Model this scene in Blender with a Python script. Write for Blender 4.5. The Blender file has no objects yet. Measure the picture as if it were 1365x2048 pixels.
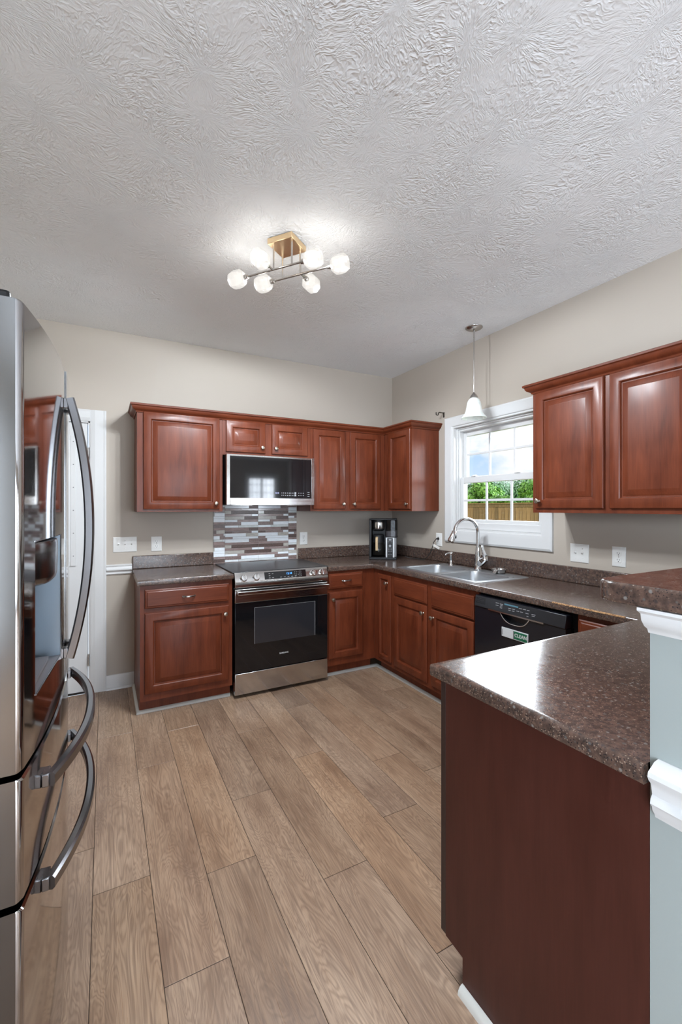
import bpy, bmesh, math, random
from mathutils import Vector, Matrix

random.seed(7)
D = bpy.data
SC = bpy.context.scene
COL = SC.collection
PI = math.pi

# ------------------------------------------------------------------ camera
YAW = 0.4931
cam_d = D.cameras.new('camera'); cam = D.objects.new('camera', cam_d); COL.objects.link(cam)
cam.location = (-2.659, -3.8128, 1.3955)
cam.rotation_euler = (PI / 2, 0, -YAW)
cam_d.sensor_fit = 'VERTICAL'; cam_d.sensor_height = 36.0; cam_d.sensor_width = 24.0
cam_d.lens = 879.54 / 2048 * 36.0
cam_d.shift_y = -8.95 / 2048
cam_d.clip_start = 0.02; cam_d.clip_end = 200
SC.camera = cam

# ------------------------------------------------------------------ colour management
SC.view_settings.view_transform = 'Standard'
SC.view_settings.look = 'None'
SC.view_settings.gamma = 1.0
SC.view_settings.use_curve_mapping = False
SC.view_settings.exposure = 0.46
SC.cycles.max_bounces = 12
SC.cycles.diffuse_bounces = 6
SC.cycles.glossy_bounces = 6
SC.cycles.transmission_bounces = 8
SC.cycles.transparent_max_bounces = 16
SC.cycles.caustics_reflective = False
SC.cycles.caustics_refractive = False
SC.cycles.sample_clamp_indirect = 6.0
SC.cycles.use_denoising = True

# ------------------------------------------------------------------ node helper
class NT:
    def __init__(s, tree):
        s.t = tree; s.n = tree.nodes; s.l = tree.links
    def node(s, kind, ins=None, **props):
        nd = s.n.new(kind)
        for k, v in props.items(): setattr(nd, k, v)
        for k, v in (ins or {}).items(): s.put(nd.inputs[k], v)
        return nd
    def put(s, sock, v):
        if isinstance(v, bpy.types.NodeSocket): s.l.new(v, sock)
        elif isinstance(v, bpy.types.Node): s.l.new(v.outputs[0], sock)
        elif isinstance(v, (tuple, list)) and sock.type == 'RGBA' and len(v) == 3: sock.default_value = (*v, 1)
        else: sock.default_value = v
    def math(s, op, a, b=0.0, c=0.0, clamp=False):
        nd = s.n.new('ShaderNodeMath'); nd.operation = op; nd.use_clamp = clamp
        s.put(nd.inputs[0], a); s.put(nd.inputs[1], b); s.put(nd.inputs[2], c)
        return nd.outputs[0]
    def mix(s, f, a, b, blend='MIX'):
        nd = s.n.new('ShaderNodeMix'); nd.data_type = 'RGBA'; nd.blend_type = blend
        s.put(nd.inputs[0], f); s.put(nd.inputs[6], a); s.put(nd.inputs[7], b)
        return nd.outputs[2]
    def ramp(s, f, stops, interp='LINEAR'):
        nd = s.n.new('ShaderNodeValToRGB'); cr = nd.color_ramp; cr.interpolation = interp
        while len(cr.elements) < len(stops): cr.elements.new(0.5)
        for e, (p, c) in zip(cr.elements, stops):
            e.position = p; e.color = (*c, 1) if len(c) == 3 else c
        s.put(nd.inputs[0], f); return nd.outputs[0]
    def remap(s, v, a, b, c=0.0, d=1.0):
        nd = s.n.new('ShaderNodeMapRange'); nd.clamp = True
        for i, x in enumerate((v, a, b, c, d)): s.put(nd.inputs[i], x)
        return nd.outputs[0]
    def coords(s, scale=(1, 1, 1), rot=(0, 0, 0), kind='Object'):
        tc = s.n.new('ShaderNodeTexCoord')
        mp = s.n.new('ShaderNodeMapping')
        s.l.new(tc.outputs[kind], mp.inputs[0])
        mp.inputs['Scale'].default_value = scale; mp.inputs['Rotation'].default_value = rot
        return mp.outputs[0]
    def noise(s, vec, scale=5, detail=3, rough=0.5, dist=0.0):
        nd = s.node('ShaderNodeTexNoise', {'Vector': vec, 'Scale': scale, 'Detail': detail, 'Roughness': rough, 'Distortion': dist})
        return nd.outputs[0]
    def bump(s, h, strength=0.3, dist=0.01):
        return s.node('ShaderNodeBump', {'Height': h, 'Strength': strength, 'Distance': dist}).outputs[0]

def srgb(r, g, b):
    f = lambda c: (c / 255 / 12.92) if c / 255 <= 0.04045 else ((c / 255 + 0.055) / 1.055) ** 2.4
    return (f(r), f(g), f(b))

# ------------------------------------------------------------------ world: blue sky with white cloud, unseen brighter patches added for glare and sheen
W = D.worlds.new('sky'); SC.world = W; W.use_nodes = True
w = NT(W.node_tree); w.n.clear()
tc = w.n.new('ShaderNodeTexCoord')
sep = w.node('ShaderNodeSeparateXYZ', {0: tc.outputs['Generated']})
mp = w.node('ShaderNodeMapping', {0: tc.outputs['Generated'], 'Location': (0.37, 0.15, 0.02), 'Scale': (1, 1, 1.6)})
cl = w.noise(mp.outputs[0], 4.2, 6, 0.55, 0.3)
cl = w.math('ADD', cl, w.math('MULTIPLY', w.math('SUBTRACT', 0.62, sep.outputs[1]), 0.55))
cm = w.remap(cl, 0.40, 0.53)
blue = w.mix(w.remap(sep.outputs[2], 0.0, 0.16), (0.60, 0.69, 0.80), (0.30, 0.50, 0.80))
ex, ey, ez = sep.outputs[0], sep.outputs[1], sep.outputs[2]
glare_patch = w.math('MULTIPLY', w.remap(ez, 0.19, 0.27), w.remap(ez, 0.56, 0.44))
glare_patch = w.math('MULTIPLY', glare_patch, w.math('MULTIPLY', w.remap(ex, 0.15, 0.40), w.remap(ey, 0.25, 0.50)))
side = w.math('MULTIPLY', w.remap(ey, 0.25, -0.20), w.math('MULTIPLY', w.remap(ex, 0.05, 0.35), 0.16))
high = w.math('MULTIPLY', w.remap(ez, 0.25, 0.5), w.math('MULTIPLY', w.remap(ex, 0.05, 0.35), 0.10))
sheen_patch = w.math('MULTIPLY', w.math('MULTIPLY', w.remap(ey, -0.45, -0.65), w.remap(ex, 0.2, 0.4)), w.remap(ez, 0.45, 0.35))
up = w.math('MAXIMUM', w.math('MAXIMUM', glare_patch, sheen_patch), w.math('MAXIMUM', side, high))
cloud = w.mix(up, (0.80, 0.805, 0.82), (19.0, 20.4, 22.0))
cm2 = w.math('MAXIMUM', cm, w.remap(up, 0.0, 0.1))
skyc = w.mix(cm2, blue, cloud)
bg = w.node('ShaderNodeBackground', {'Color': skyc, 'Strength': 1.0})
w.l.new(bg.outputs[0], w.node('ShaderNodeOutputWorld').inputs[0])

# ------------------------------------------------------------------ lights: the sun on the garden, daylight at the dining end, partly added
def area(name, loc, rot, sx, sy, watts, color=(1, 1, 1)):
    l = D.lights.new(name, 'AREA'); l.shape = 'RECTANGLE'; l.size = sx; l.size_y = sy
    l.energy = watts; l.color = color
    o = D.objects.new(name, l); COL.objects.link(o); o.location = loc; o.rotation_euler = rot
    return o
sun_l = D.lights.new('sun', 'SUN'); sun_l.energy = 1.5; sun_l.angle = 0.02; sun_l.color = (1, 0.95, 0.86)
sun = D.objects.new('sun', sun_l); COL.objects.link(sun)
sun.rotation_euler = (Vector((-0.72, -0.05, 0.69))).to_track_quat('Z', 'Y').to_euler()
# first light is the window mirrored in the microwave; the other two are added fill
area('rear_window_daylight', (1.27, -9.12, 1.38), (PI / 2, 0, 0), 0.82, 1.76, 30, (0.80, 0.94, 1.10))
area('added_rear_daylight', (-1.25, -9.12, 1.15), (PI / 2, 0, 0), 2.1, 2.1, 130, (0.82, 0.955, 1.11))
area('added_left_daylight', (-3.72, -5.7, 1.20), (0, -PI / 2, 0), 2.0, 2.28, 165, (0.82, 0.955, 1.11))

# ------------------------------------------------------------------ materials
MATS = {}
def pbr(name, color=(0.8, 0.8, 0.8), rough=0.5, metal=0.0, coat=0.0, coat_rough=0.1, spec=0.5, emis=None, estr=0.0, fn=None, **kw):
    m = D.materials.new(name); m.use_nodes = True
    t = NT(m.node_tree); b = t.n['Principled BSDF']
    t.put(b.inputs['Base Color'], color); t.put(b.inputs['Roughness'], rough); t.put(b.inputs['Metallic'], metal)
    b.inputs['Coat Weight'].default_value = coat; b.inputs['Coat Roughness'].default_value = coat_rough
    b.inputs['Specular IOR Level'].default_value = spec
    if emis: t.put(b.inputs['Emission Color'], emis); b.inputs['Emission Strength'].default_value = estr
    for k, v in kw.items(): t.put(b.inputs[k], v)
    if fn: fn(t, b)
    m.diffuse_color = (*color[:3], 1) if isinstance(color, (tuple, list)) else (0.5, 0.5, 0.5, 1)
    MATS[name] = m; return m

def wood_fn(dark, light, axis, rlo=0.36, rhi=0.46):
    def f(t, b):
        sc = [7.0, 7.0, 7.0]; sc[axis] = 0.9
        v = t.coords(tuple(sc))
        n1 = t.noise(v, 3.0, 5, 0.55, 0.6)
        sc2 = [60.0, 60.0, 60.0]; sc2[axis] = 2.5
        n2 = t.noise(t.coords(tuple(sc2)), 4.0, 2, 0.5)
        n3 = t.noise(t.coords((1, 1, 1)), 5.0, 2, 0.5)
        f_ = t.math('ADD', t.math('MULTIPLY', n1, 0.6), t.math('MULTIPLY', n2, 0.22))
        f_ = t.math('ADD', f_, t.math('MULTIPLY', n3, 0.25))
        c = t.ramp(f_, [(0.36, dark), (0.72, light)])
        t.put(b.inputs['Base Color'], c)
        t.put(b.inputs['Roughness'], t.remap(n3, 0.3, 0.7, rlo, rhi))
        t.put(b.inputs['Normal'], t.bump(n2, 0.06, 0.002))
    return f
CH_D, CH_L = (0.082, 0.0170, 0.0066), (0.172, 0.040, 0.0155)
wood_v = pbr('cherry_wood_upright_grain', coat=0.16, coat_rough=0.20, spec=0.22, fn=wood_fn(CH_D, CH_L, 2))
wood_h = pbr('cherry_wood_level_grain', coat=0.16, coat_rough=0.20, spec=0.22, fn=wood_fn(CH_D, CH_L, 0))
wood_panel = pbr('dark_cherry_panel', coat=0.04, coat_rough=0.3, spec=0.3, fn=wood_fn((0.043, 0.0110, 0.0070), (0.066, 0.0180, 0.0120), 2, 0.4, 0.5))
wood_dark = pbr('dark_stained_edge', (0.025, 0.012, 0.010), 0.4)

def laminate_fn(t, b):
    v = t.coords((1, 1, 1))
    n = t.noise(v, 60, 4, 0.65)
    base = t.ramp(n, [(0.34, (0.050, 0.034, 0.028)), (0.5, (0.092, 0.058, 0.045)), (0.66, (0.140, 0.086, 0.066))])
    vo = t.node('ShaderNodeTexVoronoi', {'Vector': v, 'Scale': 270.0, 'Randomness': 1.0})
    pick = t.node('ShaderNodeSeparateXYZ', {0: vo.outputs['Color']})
    near = t.remap(vo.outputs['Distance'], 0.46, 0.28)
    tan = t.math('MULTIPLY', near, t.math('GREATER_THAN', pick.outputs[0], 0.88))
    c = t.mix(tan, base, (0.29, 0.215, 0.165))
    dk = t.math('MULTIPLY', near, t.math('LESS_THAN', pick.outputs[0], 0.22))
    c = t.mix(dk, c, (0.020, 0.018, 0.020))
    vg = t.node('ShaderNodeTexVoronoi', {'Vector': v, 'Scale': 95.0})
    pg = t.node('ShaderNodeSeparateXYZ', {0: vg.outputs['Color']})
    gr = t.math('MULTIPLY', t.remap(vg.outputs['Distance'], 0.42, 0.26), t.math('GREATER_THAN', pg.outputs[1], 0.82))
    c = t.mix(gr, c, (0.20, 0.185, 0.17))
    dk2 = t.math('MULTIPLY', t.remap(vg.outputs['Distance'], 0.48, 0.25), t.math('LESS_THAN', pg.outputs[0], 0.30))
    c = t.mix(t.math('MULTIPLY', dk2, 0.6), c, (0.030, 0.030, 0.033))
    t.put(b.inputs['Base Color'], c)
    t.put(b.inputs['Roughness'], t.remap(t.noise(v, 26, 5, 0.75), 0.3, 0.7, 0.12, 0.24))
    t.put(b.inputs['Normal'], t.bump(n, 0.02, 0.001))
laminate = pbr('brown_speckled_laminate', fn=laminate_fn, spec=0.6)
raw_edge = pbr('bare_particle_board', fn=lambda t, b: t.put(b.inputs['Base Color'], t.ramp(t.noise(t.coords(), 160, 3), [(0.35, (0.16, 0.08, 0.04)), (0.65, (0.62, 0.36, 0.16))])), rough=0.8)

def paint(name, c, rough=0.55):
    def f(t, b):
        n = t.noise(t.coords(), 260, 2)
        t.put(b.inputs['Normal'], t.bump(n, 0.05, 0.001))
        big = t.noise(t.coords(), 0.8, 2)
        t.put(b.inputs['Base Color'], t.mix(t.remap(big, 0.3, 0.7), tuple(x * 0.97 for x in c), tuple(min(1, x * 1.03) for x in c)))
    return pbr(name, c, rough, fn=f, spec=0.35)
wall_paint = paint('greige_wall_paint', (0.455, 0.402, 0.345))
half_daylit_paint = paint('cool_daylit_wall_paint', (0.325, 0.36, 0.35))  # cool daylight on the half wall is put into its base colour
white_trim = paint('white_trim_paint', (0.66, 0.662, 0.66), 0.4)
shoe_paint = paint('worn_white_shoe_paint', (0.58, 0.57, 0.53), 0.5)

def ceiling_fn(t, b):
    v = t.coords((1, 1, 1))
    nd = t.node('ShaderNodeTexNoise', {'Vector': v, 'Scale': 5.0, 'Detail': 2.0})
    wob = t.node('ShaderNodeVectorMath', {0: nd.outputs['Color'], 1: (0.5, 0.5, 0.5)}, operation='SUBTRACT')
    wob = t.node('ShaderNodeVectorMath', {0: wob.outputs[0], 'Scale': 0.12}, operation='SCALE')
    p = t.node('ShaderNodeVectorMath', {0: v, 1: wob.outputs[0]}, operation='ADD').outputs[0]
    flat = t.node('ShaderNodeVectorMath', {0: p, 1: (1, 1, 0)}, operation='MULTIPLY').outputs[0]
    def stomp(off, sc):
        q = t.node('ShaderNodeVectorMath', {0: flat, 1: off}, operation='ADD').outputs[0]
        vo = t.node('ShaderNodeTexVoronoi', {'Vector': q, 'Scale': sc}, voronoi_dimensions='2D')
        d = t.node('ShaderNodeVectorMath', {0: q, 1: vo.outputs['Position']}, operation='SUBTRACT').outputs[0]
        ln = t.node('ShaderNodeVectorMath', {0: d}, operation='LENGTH').outputs['Value']
        nm = t.node('ShaderNodeVectorMath', {0: d}, operation='NORMALIZE').outputs[0]
        s6 = t.node('ShaderNodeVectorMath', {0: nm, 'Scale': 3.0}, operation='SCALE').outputs[0]
        cr = t.node('ShaderNodeVectorMath', {0: vo.outputs['Color'], 'Scale': 40.0}, operation='SCALE').outputs[0]
        zz = t.node('ShaderNodeCombineXYZ', {2: t.math('MULTIPLY', ln, 9.0)}).outputs[0]
        a = t.node('ShaderNodeVectorMath', {0: s6, 1: cr}, operation='ADD').outputs[0]
        a = t.node('ShaderNodeVectorMath', {0: a, 1: zz}, operation='ADD').outputs[0]
        n = t.noise(a, 2.4, 2.0, 0.5)
        rid = t.math('SUBTRACT', 1.0, t.math('MULTIPLY', t.math('ABSOLUTE', t.math('SUBTRACT', n, 0.5)), 7.0), clamp=True)
        return t.math('POWER', rid, 1.3)
    h = t.math('MAXIMUM', stomp((0, 0, 0), 3.4), t.math('MULTIPLY', stomp((3.3, 1.7, 0), 2.9), 0.75))
    h = t.math('MULTIPLY', h, t.remap(t.noise(v, 4.5, 2), 0.32, 0.62, 0.15, 1.0))
    h = t.math('ADD', h, t.math('MULTIPLY', t.noise(v, 55, 2), 0.25))
    t.put(b.inputs['Normal'], t.bump(h, 0.42, 0.011))
ceil_mat = pbr('white_stomped_ceiling', (0.885, 0.905, 0.925), 0.7, fn=ceiling_fn, spec=0.2)

def floor_fn(t, b):
    tone = t.node('ShaderNodeAttribute', attribute_name='tone').outputs['Fac']
    off = t.node('ShaderNodeCombineXYZ', {0: t.math('MULTIPLY', tone, 37.0), 1: t.math('MULTIPLY', tone, 91.0), 2: t.math('MULTIPLY', tone, 13.0)}).outputs[0]
    tcn = t.n.new('ShaderNodeTexCoord')
    p = t.node('ShaderNodeVectorMath', {0: tcn.outputs['Object'], 1: off}, operation='ADD').outputs[0]
    st = lambda s: t.node('ShaderNodeVectorMath', {0: p, 1: s}, operation='MULTIPLY').outputs[0]
    cath = t.noise(st((6.0, 1.15, 1)), 1.6, 3, 0.5, 0.7)
    ring = t.math('SINE', t.math('MULTIPLY', cath, 165.0))
    ring = t.math('MULTIPLY', t.math('ADD', ring, 1.0), 0.5)
    ring = t.math('POWER', ring, 1.5)
    fine = t.noise(st((150, 4.0, 1)), 1.0, 3, 0.6)
    cloudn = t.noise(st((3.5, 1.1, 1)), 1.7, 3, 0.6)
    knot = t.remap(t.noise(st((6, 2.6, 1)), 1.3, 2, 0.5), 0.70, 0.80)
    base = t.ramp(cloudn, [(0.28, srgb(132, 104, 83)), (0.5, srgb(167, 138, 113)), (0.75, srgb(186, 158, 132))])
    lo = t.mix(t.math('MULTIPLY', ring, 0.42), base, srgb(112, 86, 68))
    lo = t.mix(t.math('MULTIPLY', t.remap(fine, 0.42, 0.72), 0.55), lo, srgb(100, 77, 62))
    lo = t.mix(t.math('MULTIPLY', knot, 0.5), lo, srgb(85, 66, 55))
    br = t.remap(tone, 0, 1, 0.90, 1.08)
    hsv = t.node('ShaderNodeHueSaturation', {'Color': lo, 'Value': br, 'Saturation': t.remap(t.math('FRACT', t.math('MULTIPLY', tone, 7.3)), 0, 1, 0.92, 1.05)})
    t.put(b.inputs['Base Color'], hsv.outputs[0])
    t.put(b.inputs['Roughness'], t.remap(fine, 0.3, 0.7, 0.26, 0.38))
    t.put(b.inputs['Normal'], t.bump(fine, 0.08, 0.0015))
floor_mat = pbr('oak_look_plank', fn=floor_fn, spec=0.5)
gap_mat = pbr('plank_joint_gap', (0.03, 0.022, 0.018), 0.9)  # dark base slab showing in the plank joints

def steel_fn(axis, lo=0.11, hi=0.19):
    def f(t, b):
        sc = [260.0, 260.0, 260.0]; sc[axis] = 2.0
        n = t.noise(t.coords(tuple(sc)), 1.0, 2, 0.5)
        t.put(b.inputs['Roughness'], t.remap(n, 0.3, 0.7, lo, hi))
        t.put(b.inputs['Normal'], t.bump(n, 0.02, 0.0005))
    return f
steel = pbr('brushed_stainless', (0.57, 0.56, 0.55), 0.25, 1.0, fn=steel_fn(0))
sink_steel = pbr('satin_sink_steel', (0.46, 0.48, 0.50), 0.3, 0.9, fn=steel_fn(1, 0.30, 0.42))
fridge_steel = pbr('polished_grey_steel', (0.40, 0.39, 0.39), 0.07, 1.0)
fridge_side = pbr('satin_grey_steel', (0.18, 0.178, 0.175), 0.16, 1.0)
handle_steel = pbr('handle_grey_steel', (0.21, 0.21, 0.22), 0.22, 1.0)
chrome = pbr('polished_chrome', (0.72, 0.72, 0.72), 0.06, 1.0)
nickel = pbr('brushed_nickel', (0.50, 0.48, 0.46), 0.25, 1.0)
knob_brass = pbr('aged_nickel_knob', (0.42, 0.37, 0.31), 0.3, 1.0)
gold = pbr('polished_nickel_canopy', (0.90, 0.68, 0.42), 0.34, 1.0)
black_glass = pbr('black_appliance_glass', (0.006, 0.006, 0.007), 0.05, spec=0.55)
oven_pane = pbr('smoked_oven_pane', (0.022, 0.022, 0.026), 0.08, spec=0.6)
cook_glass = pbr('matte_black_cooktop_glass', (0.022, 0.023, 0.026), 0.30, spec=0.5)
black_gloss = pbr('black_gloss_enamel', (0.008, 0.009, 0.013), 0.16, spec=0.6)
black_plastic = pbr('black_plastic', (0.010, 0.010, 0.011), 0.42, spec=0.3)
grey_plastic = pbr('grey_plastic', (0.16, 0.16, 0.165), 0.4)
white_plastic = pbr('white_plastic', (0.80, 0.80, 0.78), 0.35)
slot_dark = pbr('socket_slot_black', (0.03, 0.03, 0.03), 0.6)
print_white = pbr('printed_white_lettering', (0.62, 0.62, 0.62), 0.5)
print_grey = pbr('printed_grey_lettering', (0.30, 0.30, 0.31), 0.5)
blue_led = pbr('blue_led_digits', (0.02, 0.05, 0.1), 0.5, emis=(0.08, 0.40, 1.0), estr=1.6)
white_led = pbr('pale_led_digits', (0.1, 0.1, 0.2), 0.5, emis=(0.6, 0.65, 1.0), estr=1.0)
sign_green = pbr('sign_green', (0.006, 0.12, 0.055), 0.4)
sign_white = pbr('sign_silver_white', (0.60, 0.62, 0.63), 0.4)
recess_blue = pbr('glossy_grey_dispenser_lining', (0.30, 0.36, 0.42), 0.22, 0.6)
tray_grey = pbr('dispenser_tray_grey', (0.16, 0.14, 0.14), 0.3, 0.4)
bronze = pbr('dark_bronze', (0.05, 0.042, 0.035), 0.4, 0.8)
tan_reflection = pbr('carafe_handle_tan_reflection', (0.50, 0.36, 0.20), 0.4)  # tan reflection on the carafe handle put into its base colour
paper = pbr('white_paper_tag', (0.78, 0.76, 0.72), 0.7)
rubber = pbr('black_rubber', (0.015, 0.015, 0.015), 0.6)

def clear_glass(name, tint=(1, 1, 1), gloss=1.0):
    m = D.materials.new(name); m.use_nodes = True; t = NT(m.node_tree); t.n.clear()
    tr = t.node('ShaderNodeBsdfTransparent', {'Color': tint})
    gl = t.node('ShaderNodeBsdfGlossy', {'Roughness': 0.02})
    fr = t.node('ShaderNodeFresnel', {'IOR': 1.45})
    front = t.math('SUBTRACT', 1.0, t.n.new('ShaderNodeNewGeometry').outputs['Backfacing'])
    mx = t.node('ShaderNodeMixShader', {0: t.math('MULTIPLY', fr.outputs[0], t.math('MULTIPLY', front, gloss)), 1: tr.outputs[0], 2: gl.outputs[0]})
    t.l.new(mx.outputs[0], t.node('ShaderNodeOutputMaterial').inputs[0])
    MATS[name] = m; return m
pane_glass = clear_glass('window_glass')
smoke_glass = clear_glass('smoky_reservoir_plastic', (0.42, 0.41, 0.42), 0.35)
carafe_glass = clear_glass('carafe_glass', (0.62, 0.60, 0.57))

def lamp_glass(name, col, strength, lo):
    m = D.materials.new(name); m.use_nodes = True; t = NT(m.node_tree); t.n.clear()
    lw = t.node('ShaderNodeLayerWeight', {'Blend': 0.35})
    st = t.remap(lw.outputs['Facing'], 0.0, 1.0, strength, lo)
    em = t.node('ShaderNodeEmission', {'Color': col, 'Strength': st})
    gl = t.node('ShaderNodeBsdfGlossy', {'Roughness': 0.1, 'Color': (0.9, 0.9, 0.9)})
    mx = t.node('ShaderNodeMixShader', {0: 0.08, 1: em.outputs[0], 2: gl.outputs[0]})
    tr = t.node('ShaderNodeBsdfTransparent', {'Color': (1, 1, 1)})
    mx = t.node('ShaderNodeMixShader', {0: 0.5, 1: mx.outputs[0], 2: tr.outputs[0]})
    t.l.new(mx.outputs[0], t.node('ShaderNodeOutputMaterial').inputs[0])
    MATS[name] = m; return m
shade_glow = lamp_glass('glowing_frosted_glass', (1.0, 0.96, 0.90), 1.0, 0.45)
pendant_glow = pbr('alabaster_glass_shade', (0.80, 0.82, 0.80), 0.25, emis=(0.95, 1.0, 0.97), estr=0.10,
                   fn=lambda t, b: t.put(b.inputs['Base Color'], t.ramp(t.noise(t.coords(), 14, 4, 0.6, 1.5), [(0.35, (0.66, 0.72, 0.70)), (0.6, (0.88, 0.9, 0.88))])))

def fence_fn(t, b):
    oi = t.node('ShaderNodeObjectInfo')
    n = t.noise(t.coords((18, 18, 1.2)), 2.0, 4, 0.6)
    c = t.ramp(n, [(0.3, (0.17, 0.09, 0.032)), (0.7, (0.38, 0.23, 0.105))])
    c = t.mix(1.0, c, t.ramp(oi.outputs['Random'], [(0, (0.6, 0.6, 0.58)), (1, (1.15, 1.12, 1.1))]), 'MULTIPLY')
    t.put(b.inputs['Base Color'], c)
fence_mat = pbr('weathered_fence_pine', rough=0.8, fn=fence_fn)
def leaf_mat(name, c0, c1):
    def f(t, b):
        n = t.noise(t.coords(), 3.0, 3)
        t.put(b.inputs['Base Color'], t.ramp(n, [(0.35, c0), (0.65, c1)]))
        b.inputs['Subsurface Weight'].default_value = 0.0
    return pbr(name, (c1), 0.6, fn=f)
leaf_bright = leaf_mat('bright_green_leaves', (0.055, 0.17, 0.016), (0.17, 0.38, 0.045))
leaf_deep = leaf_mat('deep_green_leaves', (0.035, 0.12, 0.04), (0.09, 0.23, 0.07))
leaf_pale = leaf_mat('pale_far_leaves', (0.22, 0.36, 0.26), (0.42, 0.56, 0.42))
bark = pbr('bark', (0.12, 0.085, 0.055), 0.9)
grass_mat = pbr('lawn', (0.10, 0.22, 0.05), 0.9)

# ------------------------------------------------------------------ mesh builder
class MB:
    def __init__(s): s.v = []; s.f = []; s.m = []
    def add(s, vs, fs, mi=0):
        o = len(s.v); s.v += [tuple(v) for v in vs]
        for f in fs: s.f.append(tuple(i + o for i in f)); s.m.append(mi)
        return s
    def box(s, x0, x1, y0, y1, z0, z1, mi=0):
        vs = [(x0, y0, z0), (x1, y0, z0), (x1, y1, z0), (x0, y1, z0), (x0, y0, z1), (x1, y0, z1), (x1, y1, z1), (x0, y1, z1)]
        return s.add(vs, [(3, 2, 1, 0), (4, 5, 6, 7), (0, 1, 5, 4), (1, 2, 6, 5), (2, 3, 7, 6), (3, 0, 4, 7)], mi)
    def prism(s, poly, axis, a, b, mi=0):
        n = len(poly)
        def P(p, h):
            return {'x': (h, p[0], p[1]), 'y': (p[0], h, p[1]), 'z': (p[0], p[1], h)}[axis]
        vs = [P(p, a) for p in poly] + [P(p, b) for p in poly]
        fs = [tuple(range(n - 1, -1, -1)), tuple(range(n, 2 * n))] + [(i, (i + 1) % n, n + (i + 1) % n, n + i) for i in range(n)]
        return s.add(vs, fs, mi)
    def lathe(s, prof, seg=24, axis='z', c=(0, 0, 0), mi=0, caps=True):
        vs = []; n = len(prof)
        for r, h in prof:
            for k in range(seg):
                a = 2 * PI * k / seg; x, y = r * math.cos(a), r * math.sin(a)
                p = {'z': (x, y, h), 'y': (x, h, y), 'x': (h, x, y)}[axis]
                vs.append((p[0] + c[0], p[1] + c[1], p[2] + c[2]))
        fs = [(i * seg + k, i * seg + (k + 1) % seg, (i + 1) * seg + (k + 1) % seg, (i + 1) * seg + k) for i in range(n - 1) for k in range(seg)]
        if caps:
            if prof[0][0] > 1e-5: fs.append(tuple(range(seg - 1, -1, -1)))
            if prof[-1][0] > 1e-5: fs.append(tuple((n - 1) * seg + k for k in range(seg)))
        return s.add(vs, fs, mi)
    def sect(s, pts, section, side=None, mi=0, scale=None):
        """sweep a closed 2D section (s, n) along a 3D path; side = fixed side axis"""
        pts = [Vector(p) for p in pts]; n = len(pts); m = len(section); vs = []
        for i, p in enumerate(pts):
            t = (pts[min(i + 1, n - 1)] - pts[max(i - 1, 0)]).normalized()
            if side is not None: sd = Vector(side)
            else:
                if i == 0:
                    ref = Vector((0, 0, 1)) if abs(t.z) < 0.9 else Vector((1, 0, 0)); prev = t.cross(ref).normalized()
                sd = (prev - t * prev.dot(t)).normalized(); prev = sd
            nn = t.cross(sd).normalized()
            k = scale[i] if scale else 1
            for a, b in section: vs.append(p + sd * a * k + nn * b * k)
        fs = [(i * m + j, i * m + (j + 1) % m, (i + 1) * m + (j + 1) % m, (i + 1) * m + j) for i in range(n - 1) for j in range(m)]
        fs += [tuple(range(m - 1, -1, -1)), tuple((n - 1) * m + j for j in range(m))]
        return s.add(vs, fs, mi)
    def tube(s, pts, r, seg=12, mi=0, scale=None):
        return s.sect(pts, [(r * math.cos(2 * PI * k / seg), r * math.sin(2 * PI * k / seg)) for k in range(seg)], None, mi, scale)
    def rail(s, path, prof, mi=0, cap=True):
        """sweep an open profile (outward offset, z) along a level path with mitred corners; outward = left of travel"""
        n = len(path); P = [Vector((p[0], p[1])) for p in path]; vs = []; m = len(prof)
        for i in range(n):
            d0 = (P[i] - P[i - 1]).normalized() if i else None
            d1 = (P[i + 1] - P[i]).normalized() if i < n - 1 else None
            if d0 is None: d0 = d1
            if d1 is None: d1 = d0
            n0, n1 = Vector((-d0.y, d0.x)), Vector((-d1.y, d1.x))
            b = (n0 + n1); b = b / max(1e-6, b.dot(n0))
            for o, z in prof: q = P[i] + b * o; vs.append((q.x, q.y, z))
        fs = [(i * m + j, (i + 1) * m + j, (i + 1) * m + j + 1, i * m + j + 1) for i in range(n - 1) for j in range(m - 1)]
        if cap: fs += [tuple(range(m)), tuple((n - 1) * m + j for j in range(m - 1, -1, -1))]
        return s.add(vs, fs, mi)
    def loops(s, loops, mi=0, cap_front=True, cap_back=True):
        """skin successive closed loops of equal length"""
        m = len(loops[0]); vs = [p for l in loops for p in l]; fs = []
        for i in range(len(loops) - 1):
            for j in range(m): fs.append((i * m + j, i * m + (j + 1) % m, (i + 1) * m + (j + 1) % m, (i + 1) * m + j))
        if cap_back: fs.append(tuple(range(m - 1, -1, -1)))
        if cap_front: fs.append(tuple((len(loops) - 1) * m + j for j in range(m)))
        return s.add(vs, fs, mi)
    def mesh(s, name, mats, smooth=None):
        me = D.meshes.new(name); me.from_pydata(s.v, [], s.f)
        bm = bmesh.new(); bm.from_mesh(me); bmesh.ops.recalc_face_normals(bm, faces=bm.faces); bm.to_mesh(me); bm.free()
        for mt in (mats if isinstance(mats, (list, tuple)) else [mats]): me.materials.append(mt)
        me.polygons.foreach_set('material_index', s.m)
        if smooth:
            me.polygons.foreach_set('use_smooth', [True] * len(me.polygons)); me.set_sharp_from_angle(angle=math.radians(smooth))
        me.update(); return me
    def build(s, name, mats, parent=None, loc=(0, 0, 0), rot=(0, 0, 0), smooth=None, bevel=0, seg=2):
        return put(name, s.mesh(name, mats, smooth or (35 if bevel else None)), parent, loc, rot, bevel, seg)

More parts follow.
